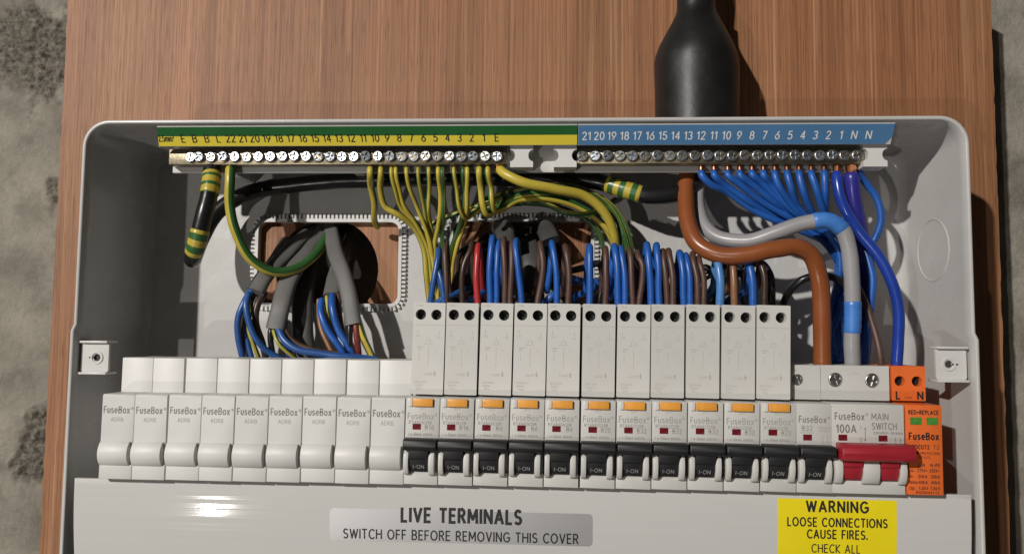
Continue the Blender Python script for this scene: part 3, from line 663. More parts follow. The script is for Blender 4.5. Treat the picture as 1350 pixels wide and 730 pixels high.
for k in range(11):
    i = 9 + k; x = mx(i) - 0.35 + 0.03 * k + (0.35 if k >= 5 else 0)
    RX.append(x)
    lab = f'{ORD[k]} orange-button breaker rated {RAT[k]}, black toggle' + (' , beside the blank modules' if k == 0 else '').replace(' ,', ',')
    if k: lab = f'{ORD[k]} orange-button breaker counted from the left, rated {RAT[k]}, black toggle on'
    t = thing('circuit_breaker', lab, 'breaker', (x + random.uniform(-.06, .06), random.uniform(-.3, .3), Z0 + 0.1 + random.uniform(-.16, .16)), 'breakers with orange test buttons', R(0.9 + random.uniform(-.2, .2)))
    b = link('terminal_block', r_block, t); link('wiring_diagram_print', r_diag, b)
    for hx in (4.4, 12.6):
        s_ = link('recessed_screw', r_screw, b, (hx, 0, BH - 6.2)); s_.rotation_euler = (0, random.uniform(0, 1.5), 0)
    nz_ = link('nose', r_nose, t); link('brand_print', r_brand, nz_); link('model_print', cod_me[RAT[k]], nz_); link('rating_print', rat_me[RAT[k]], nz_); link('fine_print', r_fine, nz_)
    link('indicator_window', win, nz_, (3.9, 0, 27.2))
    link('test_button', r_btn, t); link('button_surround', r_tab, t)
    tg = link('toggle', r_tog, t); link('position_print', r_on, tg)
    for pm in r_pil: link('toggle_guard', pm, t)
# -- miniature breaker without button
xm = mx(20) + 0.2
t = thing('circuit_breaker', 'narrow breaker without orange button, rated B32, left of the red main switch', 'breaker', (xm, 0, Z0 + 0.1), None, R(0.6))
SH = 61.4
def screw_block(w, holes, col, r=2.9, zc=SH - 7.6):
    return dmesh('terminal_block', join(plate(rrect(0.3, w - 0.3, NH + 0.8, SH, 0.5, 3), [circ(h, zc, r, 22) for h in holes], 16.0, 21, back=False), box(0.32, w - 0.32, 20.9, 55, -18, SH - 0.02, 0.2)), col, auto=30)
b = link('terminal_block', screw_block(PITCH - .2, [5.6], MODW), t)
s_ = mesh_obj('terminal_screw', *cross_screw(2.75, 16.5, 5.6, SH - 7.6, 0.4), STEEL2, b)
mesh_obj('fine_print', *tdata([('2.0Nm', 3.2, SH - 3.2, 1.0, 0, 1)], 15.95), INKM, b, False)
nz_ = link('nose', r_nose, t)
mesh_obj('brand_print', *tdata([('FuseBox', 7.9, 34.0, 2.9, 0.05, 13.4), ('®', 15.7, 35.8, 1.2, 0, 1)], -0.05), INKG, nz_, False)
mesh_obj('rating_print', *tdata([('B32', 5.2, 30.0, 2.3, 0.05, 5.2), ('240/415V~', 5.4, 28.6, 0.9, 0, 1.1), ('6000A', 13.6, 29.6, 1.1, 0, 1.1), ('EN60898', 13.6, 31.0, 1.0, 0, 1.1), ('I', 3.2, 24.2, 1.2, 0, 1)], -0.05, [(12.6, 12.8, 23.8, 28), (12.8, 13.8, 27.8, 28), (14.8, 15.0, 23.8, 28), (12.6, 13.8, 23.8, 24)]), INKM, nz_, False)
link('indicator_window', win, nz_, (3.3, 0, 25.2))
tg = link('toggle', r_tog, t); link('position_print', r_on, tg)
for pm in r_pil: link('toggle_guard', pm, t)
# -- main switch, two modules wide
xs0 = mx(21) - 0.45; W2 = PITCH * 2
t = thing('main_switch', 'double-width white main switch with red handle, marked 100A', 'switch', (xs0, 0, Z0 + 0.1), None, R(0.3))
b = link('terminal_block', screw_block(W2 - .2, [8.0, 26.4], MODW, 3.7, SH - 7.4), t)
for k, h in enumerate((8.0, 26.4)): mesh_obj('terminal_screw', *cross_screw(3.5, 16.5, h, SH - 7.4, 0.3 + k), STEEL2, b)
mesh_obj('fine_print', *tdata([('2.5Nm', 17.2, SH - 4.6, 1.2, 0, 1)], 15.95), INKF, b, False)
nz_ = mesh_obj('nose', *prism_x(nose_prof, 0.16, W2 - 0.32, 0.22), MODW, t)
mesh_obj('brand_print', *tdata([('FuseBox', 8.9, 35.6, 3.2, 0.08, 14.4), ('®', 17.2, 37.6, 1.3, 0, 1)], -0.05), INKG, nz_, False)
mesh_obj('rating_print', *tdata([('100A', 7.2, 29.4, 3.6, 0.12, 9.9), ('MAIN', 23.4, 35.8, 3.0, 0.03, 8.2), ('SWITCH', 25.4, 31.2, 3.0, 0.03, 11.9), ('230/400V~ 50/60Hz', 27.2, 28.9, 1.1, 0.03, 14), ('I', 14.2, 31.0, 1.8, 0, 1), ('0', 14.2, 25.0, 1.8, 0, 1)], -0.05, [(16.1, 16.4, 25.2, 32.0), (15.7, 16.8, 31.2, 31.5), (15.7, 16.8, 25.8, 26.1), (30.6, 30.8, 22.5, 27.5), (33.0, 33.2, 22.5, 27.5), (30.0, 31.0, 26, 26.2), (32.4, 33.4, 26, 26.2)]), INKG, nz_, False)
for h in (3.4, 22.6): link('indicator_window', win, nz_, (h, 0, 25.4))
rt, rp = breaker_front(W2, [(4.4, 13.6), (21.9, 31.0)], (2.0, W2 + 1.4), [(0.45, 4.2), (13.8, 21.6), (31.2, 34.4)], red=True)
link('toggle', rt, t)
for pm in rp: link('toggle_guard', pm, t)
# -- surge protector
xp = mx(23) + 0.0
t = thing('surge_protector', 'orange surge protection device with two green windows at the right end', 'surge protector', (xp, 0, Z0 + 0.1), None, R(0.2))
b = link('terminal_block', screw_block(PITCH - .2, [4.4, 12.9], ORANGE, 2.6, SH - 7.6), t)
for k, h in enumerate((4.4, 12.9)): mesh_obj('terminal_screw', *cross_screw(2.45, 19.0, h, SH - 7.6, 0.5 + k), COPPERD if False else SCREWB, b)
mesh_obj('terminal_print', *tdata([('L', 3.4, SH - 16.6, 3.6, 0.22, 1.0), ('N', 14.4, SH - 16.6, 3.6, 0.22, 1.0), ('2.0Nm', 8.4, SH - 16.4, 1.0, 0, 1)], 15.95), INK, b, False)
nz_ = mesh_obj('nose', *prism_x([(0, 0), (0, NH - 0.8), (0.5, NH), (15.5, NH), (15.5, 0)], 0.16, W_, 0.3), ORANGE, t)
for h in (2.2, 10.0): mesh_obj('status_window', *plate(rrect(h, h + 5.4, 33.6, 37.2, 0.3, 2), [], -0.15, 0.3), GREENW, nz_, False)
mesh_obj('brand_print', *tdata([('FuseBox', 8.5, 26.6, 3.0, 0.16, 14.4), ('RED=REPLACE', 8.6, 38.7, 1.8, 0.10, 14.4)], -0.05), INK, nz_, False)
INKO = mat('brown print', (0.10, 0.025, 0.012), 0.6, var=0.1)
mesh_obj('data_print', *tdata([('SPDCUT2', 6.2, 22.0, 1.8, 0.12, 9.6), ('T2', 14.2, 22.0, 1.8, 0.02, 1.0), ('SURGE PROTECTION', 8.6, 19.4, 1.1, 0.05, 14.2), ('DEVICE', 8.6, 17.4, 1.1, 0.03, 1.0), ('L-N   N-PE', 10.6, 13.6, 1.4, 0.08, 10.4), ('Uc:  275V~ 255V~', 8.4, 11.0, 1.35, 0.07, 14.4), ('In:   20kA  20kA', 8.4, 8.2, 1.35, 0.07, 14.4), ('Imax:40kA  40kA', 8.4, 5.4, 1.35, 0.07, 14.4), ('Up:  1.5kV 1.5kV', 8.4, 2.6, 1.35, 0.07, 14.4), ('BSEN61643-11', 9.6, 0.7, 1.1, 0.05, 1.0)], -0.05), INKO, nz_, False)

# ------------------------------------------------------------------ terminal bars
BY = 25.0; BZ = 173.2
def label_pt(x, t):                                   # t: 0 at the outer edge, 1 at the inner edge of the sloping label strip
    return Vector((x, 13.0 + 6.0 * t, 187.3 - 8.6 * t))
LN = Vector((0, -8.6, -6.0)).normalized()
def label_sheet(name, x0, x1, t0, t1, mt, parent, org, cut=0.0, off=0.0, lean=0.0):
    V = [label_pt(x0 - lean * t0, t0), label_pt(x1, t0), label_pt(x1, t1), label_pt(x0 - lean * t1, t1)]
    if cut: V = [label_pt(x0, t0), label_pt(x1, t0), label_pt(x1, t0 + (t1 - t0) * .62), label_pt(x1 - cut, t1), label_pt(x0, t1)]
    V = [v + LN * (0.45 + off) for v in V]; n = len(V); V2 = [v - LN * (0.45 if not off else 0.1) for v in V]
    F = [list(range(n))] + [[i, (i + 1) % n, n + (i + 1) % n, n + i][::-1] for i in range(n)]
    if off == 0: F.append(list(range(n, 2 * n))[::-1])
    return mesh_obj(name, V + V2, F, mt, parent, False, origin=org)
def terminal_bar(name, label, xa, xb, screws, clips, lx0, lx1):
    org = Vector((xa, 34, 164.0)); t = thing(name, label, 'terminal bar', org)
    carr = [box(min(xa, clips[0] if clips else xa) - 1.0, xb + (38.0 if xa < 100 else 1.0), 32.2, 35.0, 165.8, 181.5, 0.5)]
    V, F = join(*carr); mesh_obj('carrier', V, F, WHITE, t, origin=org, auto=30)
    bar = [box(xa, xb, BY, 32.0, BZ - 4.3, BZ + 4.9, 0.7)]
    for x in screws: bar.append(lathe_y([(3.25, BY + 2), (3.25, BY - 0.5), (3.0, BY - 0.8)], x, BZ, 18))
    V, F = join(*bar); b = mesh_obj('brass_bar', V, F, BRASS, t, origin=org, auto=30)
    for x in screws:
        s_ = link('terminal_screw', tscrew, t, Vector((x, BY - 1.6 + random.uniform(-.5, .3), BZ + random.uniform(-.25, .25))) - org)
        s_.rotation_euler = (random.uniform(-.08, .14), random.uniform(0, 1.57), random.uniform(-.1, .1))
    for x in clips:
        ol = rrect(x - 6.2, x + 6.2, BZ - 6.6, BZ + 6.4, 0.5, 2)
        bite = lambda s: [(x + s * 6.2 - s * 2.6 * math.cos(R(a)), BZ - 0.2 + 3.2 * math.sin(R(a))) for a in (range(-90, 91, 18) if s > 0 else range(90, -91, -18))]
        ol = [(x - 6.2, BZ - 6.6), (x + 6.2, BZ - 6.6)] + bite(1) + [(x + 6.2, BZ + 6.4), (x - 6.2, BZ + 6.4)] + bite(-1)
        V, F = plate(ol, [], 22.0, 33); mesh_obj('end_clip', V, F, WHITE, t, False, origin=org)
    strip = label_sheet('label_strip', lx0, lx1, -0.06, 1.08, WHITE, t, org, lean=1.6 if lx0 < 100 else 0)
    return t, org, strip
tscrew = dmesh('terminal_screw', cross_screw(2.95, 0.0, depth=1.0, cw=0.30, cl_=0.76), STEEL)
def xat(px, py=207, Y=BY): return P(px, py, Y).x
es = [xat(252.5)] + [xat(263.5 + 15.68 * k) for k in range(26)]
ns = [xat(768 + 16.42 * k) for k in range(23)]
le0, le1 = 16.6, xat(761, 175, 18); ln0, ln1 = xat(761.6, 175, 18) + .2, 409.4
te, eo, sl = terminal_bar('earth_terminal_bar', 'brass earth terminal bar with green and yellow number strip, upper left', xat(222), xat(668), es, [xat(688)], le0, le1)
label_sheet('green_band', le0 + .1, le1 - .1, 0.0, 0.50, LGREEN, te, eo, off=0.30, lean=1.6); label_sheet('yellow_band', le0 + .1, le1 - .1, 0.502, 1.04, LYEL, te, eo, off=0.30, lean=1.6)
tn, no, sl2 = terminal_bar('neutral_terminal_bar', 'brass neutral terminal bar with blue number strip, upper right', xat(761), xat(1140), ns, [xat(745), xat(1151)], ln0, ln1)
label_sheet('blue_band', ln0 + .1, ln1 - .1, 0.0, 1.04, LBLU, tn, no, cut=3.0, off=0.30)
def on_label(org, off=0.86):
    def f(x, s):                                      # s in mm up the strip from its inner edge
        p = label_pt(x, 1.04 - s / 10.5) + LN * off - org; return p
    return f
def lx(px): return P(px, 174, 19).x
items = [('2.5mm²', lx(223), 2.8, 3.4, 0.02, 9.0), ('E', lx(245), 2.3, 4.2, 0.04, 0.90), ('B', lx(260), 2.3, 4.2, 0.04, 0.90), ('B', lx(276), 2.3, 4.2, 0.04, 0.90), ('L', lx(291), 2.3, 4.2, 0.04, 0.90)]
items += [(str(22 - k), lx(307 + 15.78 * k), 2.3, 4.2, 0.04, 0.88) for k in range(22)] + [('E', lx(655.5), 2.3, 4.2, 0.04, 0.90)]
prints('number_print', items, INK, te, 0, xf=on_label(eo))
items = [(str(21 - k), lx(773 + 16.65 * k), 2.9, 4.2, 0.06, 0.90) for k in range(21)] + [('N', lx(1123), 2.9, 4.2, 0.06, 0.90), ('N', lx(1142), 2.9, 4.2, 0.06, 0.90)]
prints('number_print', items, INKW, tn, 0, xf=on_label(no))

# ------------------------------------------------------------------ black gland shroud and cable on top
g = P(918, 100, 52)
sh = thing('cable_gland', 'black rubber cable gland shroud on top of the enclosure, wide at its base', 'cable gland', (g.x, 52, ZT))
GO = Vector((g.x, 52, ZT))
def shp(py, half): return (half / 2.30, P(918, py, 52).z)
prof = [(22.5, ZT - 0.5), (23.8, ZT + 0.5), shp(120, 55), shp(100, 55.5), shp(84, 55), shp(76, 53.5), shp(62, 48.5), shp(50, 42.5), shp(37, 36), shp(26, 30), shp(18, 26.4), shp(12, 25.4), shp(2, 25.0), shp(-6, 24.6)]
V, F = lathe_z(prof, g.x, 52, 48, lambda a, z: 1 + 0.010 * math.sin(3 * a + z * .1) + 0.028 * noise.noise(Vector((math.cos(a) * 2, math.sin(a) * 2, z * .06)))); mesh_obj('shroud', V, F, BLACK, sh, origin=GO, auto=40)
V, F = tube([Vector((g.x, 52, ZT + 62)), Vector((g.x - .5, 52, ZT + 100)), Vector((g.x - 1, 53, ZT + 200))], 10.2, 24); mesh_obj('cable', V, F, BLACKC, sh, origin=GO)

# ------------------------------------------------------------------ cables and wires
GY = dict(stripe=(GRN, 0, 5))
# incoming cores
o = wire('earth_cable', 'thick black cable with green and yellow tape bands, running under the terminal bars', 'cable',
    [(279, 219, 29), (279, 232, 27), (276, 255, 24), (268, 288, 22), (258, 325, 24), (254, 341, 31), (256, 338, 42), (268, 308, 50), (290, 276, 55), (330, 254, 58), (380, 245, 58), (430, 240, 57), (500, 237, 56), (580, 235, 55), (660, 235, 54), (730, 236, 52), (790, 240, 48), (825, 250, 44), (855, 258, 42), (885, 257, 42), (910, 246, 44), (922, 228, 48), (924, 190, 54)], 4.7, BLACKC, n=18)
child_tube('earth_tape', o, 0.008, 0.046, 5.05, [YEL, GRN], 6); child_tube('earth_tape', o, 0.088, 0.130, 5.05, [YEL, GRN], 5)
child_tube('earth_tape', o, 0.815, 0.868, 5.05, [YEL, GRN], 7)
copper_end(o, 279, 3.2, 210, 224)
wire('phase_cable', 'thick rust brown cable bending under the grey one into the main switch', 'cable', [(912, 190, 52), (906, 230, 44), (904, 262, 38), (906, 292, 32), (918, 320, 26), (945, 335, 22), (985, 336, 18), (1022, 328, 16), (1050, 326, 17), (1070, 338, 19), (1080, 365, 21), (1083, 410, 22), (1084, 478, 24), (1084, 492, 26)], 4.55, RUST, n=20)
o = wire('neutral_cable', 'thick light grey cable marked with blue tape, entering the main switch', 'cable', [(924, 200, 56), (920, 240, 50), (920, 275, 44), (930, 300, 38), (950, 314, 33), (985, 318, 28), (1025, 306, 23), (1060, 294, 20), (1090, 291, 18), (1110, 302, 18), (1119, 325, 19), (1122, 360, 20), (1124, 410, 21), (1123, 450, 22), (1124, 478, 24), (1124, 492, 26)], 4.05, GREYC, n=20)
child_tube('blue_tape', o, 0.545, 0.632, 4.4, [TAPEB]); child_tube('blue_tape', o, 0.815, 0.905, 4.3, [TAPEB])
oroyal = wire('neutral_cable', 'royal blue cable from the neutral bar to the orange surge protector', 'cable', [(1103, 227, 29), (1104, 240, 27), (1110, 268, 26), (1130, 302, 26), (1158, 337, 24), (1176, 372, 22), (1185, 410, 22), (1184, 450, 23), (1182, 484, 25), (1182, 496, 26)], 2.85, ROYAL, n=16)
copper_end(oroyal, 1103, 2.2)
o = wire('neutral_cable', 'thickest violet blue cable hanging from the right end of the neutral bar', 'cable', [(1122, 228, 29), (1123, 240, 29), (1127, 270, 32), (1136, 315, 38), (1144, 360, 44), (1142, 410, 46), (1136, 480, 48)], 4.1, PURPLE, n=18)
copper_end(o, 1122, 3.0, 212, 231)
wire('wire', 'blue wire bowing out to the right beyond the violet cable', 'wire', [(1130, 222, 32), (1141, 240, 36), (1155, 262, 38), (1161, 286, 38), (1155, 312, 40), (1144, 332, 42), (1130, 350, 46)], 2.0, BLUE)
wire('wire', 'blue wire dropping straight down between the grey and royal blue cables', 'wire', [(1128, 300, 42), (1140, 330, 38), (1150, 365, 36), (1149, 400, 37), (1143, 440, 40), (1140, 490, 42)], 2.1, BLUE)
wire('wire', 'black wire arching behind the rust brown cable above the plain breaker', 'wire', [(1030, 410, 50), (1038, 388, 44), (1056, 370, 38), (1085, 364, 36), (1112, 374, 38), (1122, 400, 42), (1118, 440, 46)], 2.1, BLACKC)
wire('wire', 'thin brown wire beside the royal blue cable, entering the main switch block', 'wire', [(1128, 372, 38), (1138, 392, 34), (1150, 425, 31), (1160, 462, 28), (1164, 492, 28)], 1.8, BROWN)
# neutral tails fanning from the bar
NP = [(924, [(936, 243), (958, 253), (1000, 281), (1040, 298)]), (941, [(955, 243), (986, 264), (1030, 291)]), (959, [(973, 241), (1005, 266), (1045, 290)]), (975, [(988, 241), (1021, 267), (1055, 289)]),
      (991, [(1003, 241), (1034, 268), (1064, 290)]), (1006, [(1015, 242), (1037, 268), (1066, 296)]), (1021, [(1027, 245), (1044, 270), (1066, 292)]), (1037, [(1043, 248), (1053, 273), (1072, 296)]),
      (1053, [(1058, 250), (1068, 275), (1080, 297)]), (1069, [(1076, 250), (1085, 276), (1089, 298)]), (1086, [(1087, 252), (1088, 277), (1092, 300)])]
random.seed(11)
for k, (x, mid) in enumerate(NP):
    o1, o2, o3 = random.uniform(-10, 14), random.uniform(-22, 16), random.uniform(-42, 16)
    n_ = len(mid); pts = [(x, 226, 28.6), (x + 1, 231, 27)] + [(a, b, 25 + 16 * (j + 1) / n_ + random.uniform(-2, 2) - k * .3) for j, (a, b) in enumerate(mid)]
    pts += [(1102 + o1, 326 + random.uniform(-4, 4), 42 + random.uniform(-3, 5)), (1116 + o2 * .7, 372, 45 + random.uniform(-4, 6)), (1113 + o2, 420, 46 + random.uniform(-5, 7)), (1106 + o3, 500, 46)]
    num = 12 - k
    lab = 'thin blue wire at the left end of the fan under the neutral bar' if k == 0 else 'thin blue wire of the fan hanging next to the royal blue cable' if num == 2 else f'{ORD[k]} thin blue wire from the left in the fan under the neutral bar'
    o = wire('wire', lab, 'wire', pts, 1.95, BLUE, 'blue wires fanning from the neutral bar')
    copper_end(o, x, 1.3)
# big earth tails
wire('earth_wire', 'thick green and yellow wire curving from the earth bar into the left opening', 'wire', [(304, 219, 29), (303, 235, 27), (303, 268, 28), (311, 305, 32), (330, 340, 38), (358, 357, 45), (390, 354, 54), (415, 336, 64), (430, 312, 78), (436, 300, 92)], 2.75, YEL, n=14, stripe=(GRN, 4, 12))
o = wire('earth_wire', 'thick yellow wire sweeping right from the terminal marked E', 'wire', [(658, 222, 29), (664, 228, 26), (690, 240, 24), (730, 249, 28), (768, 257, 34), (795, 277, 40), (808, 302, 45), (812, 330, 50), (808, 372, 56), (790, 400, 60)], 2.7, YEL, n=14, stripe=(GRN, 8, 11))
copper_end(o, 657, 1.6, 213, 226)
# small earth tails: (start x, points, radius, stripe start, wording)
EP = [(488, [(489, 245), (493, 270), (494, 290), (498, 300)], 2.3, 6, 'short thick earth wire, leftmost of the cluster under number 11', 1.0),
      (502, [(502, 250), (508, 272), (524, 282), (545, 298), (558, 325), (562, 360), (567, 405)], 2.2, 7, 'earth wire swinging down right from under number 10', 1.0),
      (516, [(521, 252), (529, 275), (546, 293), (562, 322), (568, 360), (571, 405)], 1.5, 7, 'thin earth wire under number 9, outer of a close pair', .9),
      (522, [(527, 250), (533, 272), (550, 295), (566, 325), (572, 360), (574, 405)], 1.5, 6, 'thin earth wire under number 9, inner of a close pair', .8),
      (536, [(541, 250), (549, 272), (558, 292), (568, 322), (575, 360), (577, 405)], 1.5, 8, 'thin earth wire under number 8, just right of the close pair', .8),
      (551, [(554, 250), (559, 275), (563, 298), (570, 325), (578, 362), (579, 405)], 1.5, 7, 'lone thin earth wire left of the straight one, under number 7', .7),
      (565, [(566, 252), (565, 275), (566, 292), (572, 315), (580, 345), (582, 390)], 1.6, 9, 'earth wire hanging straight under number 6', .8),
      (578, [(580, 250), (580, 280), (577, 300), (573, 320), (573, 350), (568, 405)], 1.7, 8, 'orange yellow earth wire under number 5, left one of two', 1.0),
      (583, [(584, 250), (584, 278), (583, 302), (584, 325), (585, 360), (584, 405)], 1.6, 3, 'dark green earth wire under number 5, right one of two', .6),
      (598, [(601, 250), (606, 275), (614, 288), (626, 281), (640, 270), (664, 260), (700, 262), (740, 268)], 1.5, 7, 'earth wire looping up again under number 4', .8),
      (611, [(612, 250), (611, 275), (605, 300), (596, 325), (590, 360), (588, 405)], 1.7, 3, 'dark green earth wire under number 3, left one of two', .6),
      (616, [(616, 250), (615, 278), (612, 296), (603, 322), (596, 362), (592, 405)], 1.6, 8, 'yellow earth wire under number 3, right one of two', .9),
      (632, [(634, 250), (637, 270), (643, 282), (655, 276), (672, 262), (705, 256), (745, 264), (790, 290), (812, 330), (816, 380)], 2.3, 8, 'thick yellow earth wire looping right under number 2', 1.0),
      (643, [(647, 248), (648, 265), (652, 278), (663, 276), (684, 264), (720, 262), (765, 275), (800, 300), (822, 340), (824, 385)], 2.1, 7, 'thick green and yellow earth wire looping right under number 1', .9)]
random.seed(5)
for x, pts, r, s, lab, br in EP:
    n_ = len(pts); p3 = [(x, 220, 29), (x, 228, 27.5)] + [(a, b, 28 + 38 * (j + 1) / n_ + random.uniform(-2, 2)) for j, (a, b) in enumerate(pts)]
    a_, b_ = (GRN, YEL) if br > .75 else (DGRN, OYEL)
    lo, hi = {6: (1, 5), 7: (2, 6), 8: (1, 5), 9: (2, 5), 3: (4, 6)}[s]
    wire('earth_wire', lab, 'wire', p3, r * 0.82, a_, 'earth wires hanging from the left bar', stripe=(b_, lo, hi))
# darker earth wires of the run to the right
for k, (lab, pts) in enumerate([
    ('thin dark green wire sagging lowest below the thick yellow one', [(655, 275, 62), (690, 258, 56), (725, 272, 52), (748, 282, 50), (775, 282, 52), (800, 270, 58), (812, 262, 62)]),
    ('thin dark green wire passing closest above the thick yellow one', [(640, 262, 60), (690, 250, 52), (740, 243, 48), (780, 254, 46), (808, 280, 48), (820, 315, 50), (822, 385, 56)]),
    ('green wire turning down just right of the thick yellow one', [(630, 270, 62), (680, 256, 56), (745, 246, 50), (790, 262, 47), (815, 290, 48), (826, 325, 50), (830, 385, 58)]),
    ('outermost green wire of the bend left of the taped black cable', [(620, 275, 64), (670, 262, 58), (735, 250, 54), (795, 262, 50), (822, 292, 50), (833, 330, 52), (836, 385, 58)]),
    ('dark earth wire crossing behind the right-hand earth tails', [(560, 300, 66), (600, 282, 62), (640, 275, 60), (690, 268, 60), (740, 275, 60), (785, 300, 60), (800, 340, 62)])]):
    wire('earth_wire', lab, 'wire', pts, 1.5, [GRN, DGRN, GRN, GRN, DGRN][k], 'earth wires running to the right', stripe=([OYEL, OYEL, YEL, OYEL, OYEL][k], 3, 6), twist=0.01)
# wires looping into the breakers' upper blocks: (breaker, colour, material, radius, foot x, mid x, mid y, top x, top y)
LP = [(0, 'blue', BLUE2, 1.9, 568, 573, 365, 577, 329, ), (0, 'blue', BLUE2, 1.8, 586, 582, 372, 578, 346), (0, 'brown', BROWN, 1.8, 589, 588, 360, 586, 323),
      (1, 'dark brown', DBROWN, 1.7, 610, 611, 350, 620, 320), (1, 'red', REDC, 2.0, 630, 628, 360, 630, 324),
      (2, 'blue', BLUE, 2.0, 646, 647, 355, 649, 314), (2, 'blue', BLUE, 1.8, 654, 655, 355, 657, 318), (2, 'brown', BROWN, 1.8, 666, 665, 355, 664, 314), (2, 'brown', BROWN, 1.8, 672, 674, 355, 675, 319),
      (3, 'blue', BLUE, 1.9, 688, 684, 355, 680, 317), (3, 'brown', BROWN, 1.9, 709, 716, 350, 714, 321),
      (4, 'blue', BLUE, 1.9, 734, 733, 355, 729, 320), (4, 'brown', BROWN, 1.9, 749, 750, 360, 747, 325),
      (5, 'blue', BLUE, 2.1, 777, 778, 360, 778, 324), (5, 'brown', BROWN, 1.9, 798, 799, 362, 800, 327),
      (6, 'blue', BLUE, 2.1, 815, 814, 358, 810, 325), (6, 'blue', BLUE, 2.1, 824, 823, 360, 819, 327), (6, 'brown', BROWN, 1.8, 834, 832, 360, 830, 328), (6, 'brown', BROWN, 1.8, 842, 847, 350, 842, 332),
      (7, 'blue', BLUE, 2.1, 859, 857, 360, 854, 323), (7, 'blue', BLUE, 2.1, 869, 869, 360, 866, 323), (7, 'brown', BROWN, 1.8, 879, 878, 362, 875, 331), (7, 'brown', BROWN, 2.0, 887, 887, 362, 882, 330),
      (8, 'blue', BLUE, 2.1, 902, 900, 365, 896, 333), (8, 'blue', BLUE, 2.0, 910, 909, 366, 905, 336), (8, 'brown', BROWN, 1.9, 920, 919, 366, 914, 335), (8, 'brown', BROWN, 1.8, 928, 928, 368, 923, 339),
      (9, 'light blue', LBLUE, 2.5, 949, 949, 370, 946, 340), (9, 'tan brown', TAN, 2.1, 968, 968, 372, 966, 342), (10, 'blue', BLUE, 2.4, 993, 992, 372, 988, 342), (10, 'dark brown', DBROWN, 2.0, 1008, 1008, 368, 1003, 340)]
cnt = {}
for q in LP: cnt[(q[0], q[1])] = cnt.get((q[0], q[1]), 0) + 1
seen = {}
random.seed(21)
for b_, cn, mt, r, fx, mxx, my, tx, ty in LP:
    seen[(b_, cn)] = seen.get((b_, cn), 0) + 1
    pre = '' if cnt[(b_, cn)] == 1 else ('left one of two ' if seen[(b_, cn)] == 1 else 'right one of two ')
    lab = f'{pre}{cn} wire{"s" if pre else ""} looping into the top of the {ORD[b_]} orange-button breaker'
    dirx = 1 if tx < 690 else -1
    hx, hy = 682 + random.uniform(-34, 34), 372 + random.uniform(-20, 14)
    f1 = tx + (hx - tx) * random.uniform(.25, .45)
    pts = [(fx, 415, 21), (fx, 399, 21), (mxx, my, 20), (tx, ty + 7, 22), (tx + dirx, ty, 26.5), (tx + dirx * 2, ty + 8, 31.5), (tx + dirx * 4, ty + 34, 36), (tx + dirx * 7, 384 + random.uniform(-4, 4), 41 + random.uniform(-2, 4)), (f1, 386 + random.uniform(-8, 5), 51 + random.uniform(-3, 6)), (hx, hy, 74), (hx, hy - 4, 100)]
    if not 640 < tx < 745: pts = pts[:8] + [(tx + dirx * random.uniform(8, 30), 394 + random.uniform(-3, 4), 52 + random.uniform(-2, 5)), (tx + dirx * random.uniform(20, 50), 412, 64), (tx + dirx * random.uniform(20, 50), 440, 66)]
    wire('wire', lab, 'wire', pts, r * 0.89, mt, 'wires looping into the breakers')
# tails that hang behind the loops
random.seed(4)
for k, (lab, mt, pts, r) in enumerate([
    ('blue wire lying low behind the first and second breakers', BLUE2, [(572, 404, 44), (585, 393, 40), (606, 384, 44), (625, 378, 54), (650, 372, 72), (655, 368, 98)], 1.9),
    ('blue wire lying low behind the red wire', BLUE2, [(612, 404, 44), (624, 393, 40), (640, 383, 46), (656, 376, 58), (664, 368, 96)], 1.9),
    ('blue wire crossing low behind the fifth breaker', BLUE, [(714, 402, 46), (725, 392, 42), (742, 380, 46), (760, 370, 54), (790, 372, 58), (830, 382, 58)], 1.9),
    ('blue wire crossing above the low ones behind the fifth breaker', BLUE, [(700, 372, 70), (722, 369, 56), (745, 366, 52), (768, 372, 50), (800, 384, 52), (840, 388, 56)], 1.9),
    ('black wire curving behind the sixth breaker', BLACKC, [(700, 360, 90), (740, 358, 60), (772, 352, 52), (790, 348, 46), (795, 362, 44), (790, 400, 44)], 2.0),
    ('black wire bent behind the brown wires of the seventh breaker', BLACKC, [(800, 395, 54), (820, 360, 52), (838, 338, 48), (846, 350, 46), (848, 400, 46)], 2.0),
    ('black wire behind the two blue wires of the eighth breaker', BLACKC, [(800, 388, 58), (850, 372, 54), (890, 352, 50), (905, 360, 48), (908, 400, 46)], 2.0),
    ('black wire behind the brown wires of the ninth breaker', BLACKC, [(860, 390, 58), (900, 372, 54), (930, 352, 50), (942, 365, 46), (944, 402, 46)], 2.0),
    ('black wire behind the tan brown wire', BLACKC, [(880, 386, 60), (930, 366, 56), (958, 350, 52), (978, 362, 46), (982, 402, 46)], 2.2),
    ('black wire left of the arching black one, behind the last breaker', BLACKC, [(930, 388, 60), (970, 362, 56), (1000, 346, 50), (1014, 362, 44), (1018, 404, 44)], 2.2),
    ('dark brown wire in the left side of the right opening', DBROWN, [(596, 400, 46), (600, 370, 48), (606, 335, 56), (625, 322, 70), (650, 330, 96)], 1.9),
    ('black wire along the left edge of the right opening', BLACKC, [(600, 402, 50), (612, 375, 54), (622, 340, 62), (640, 318, 74), (660, 330, 98)], 2.4)]):
    wire('wire', lab, 'wire', pts, r, mt, 'wires lying behind the loops')
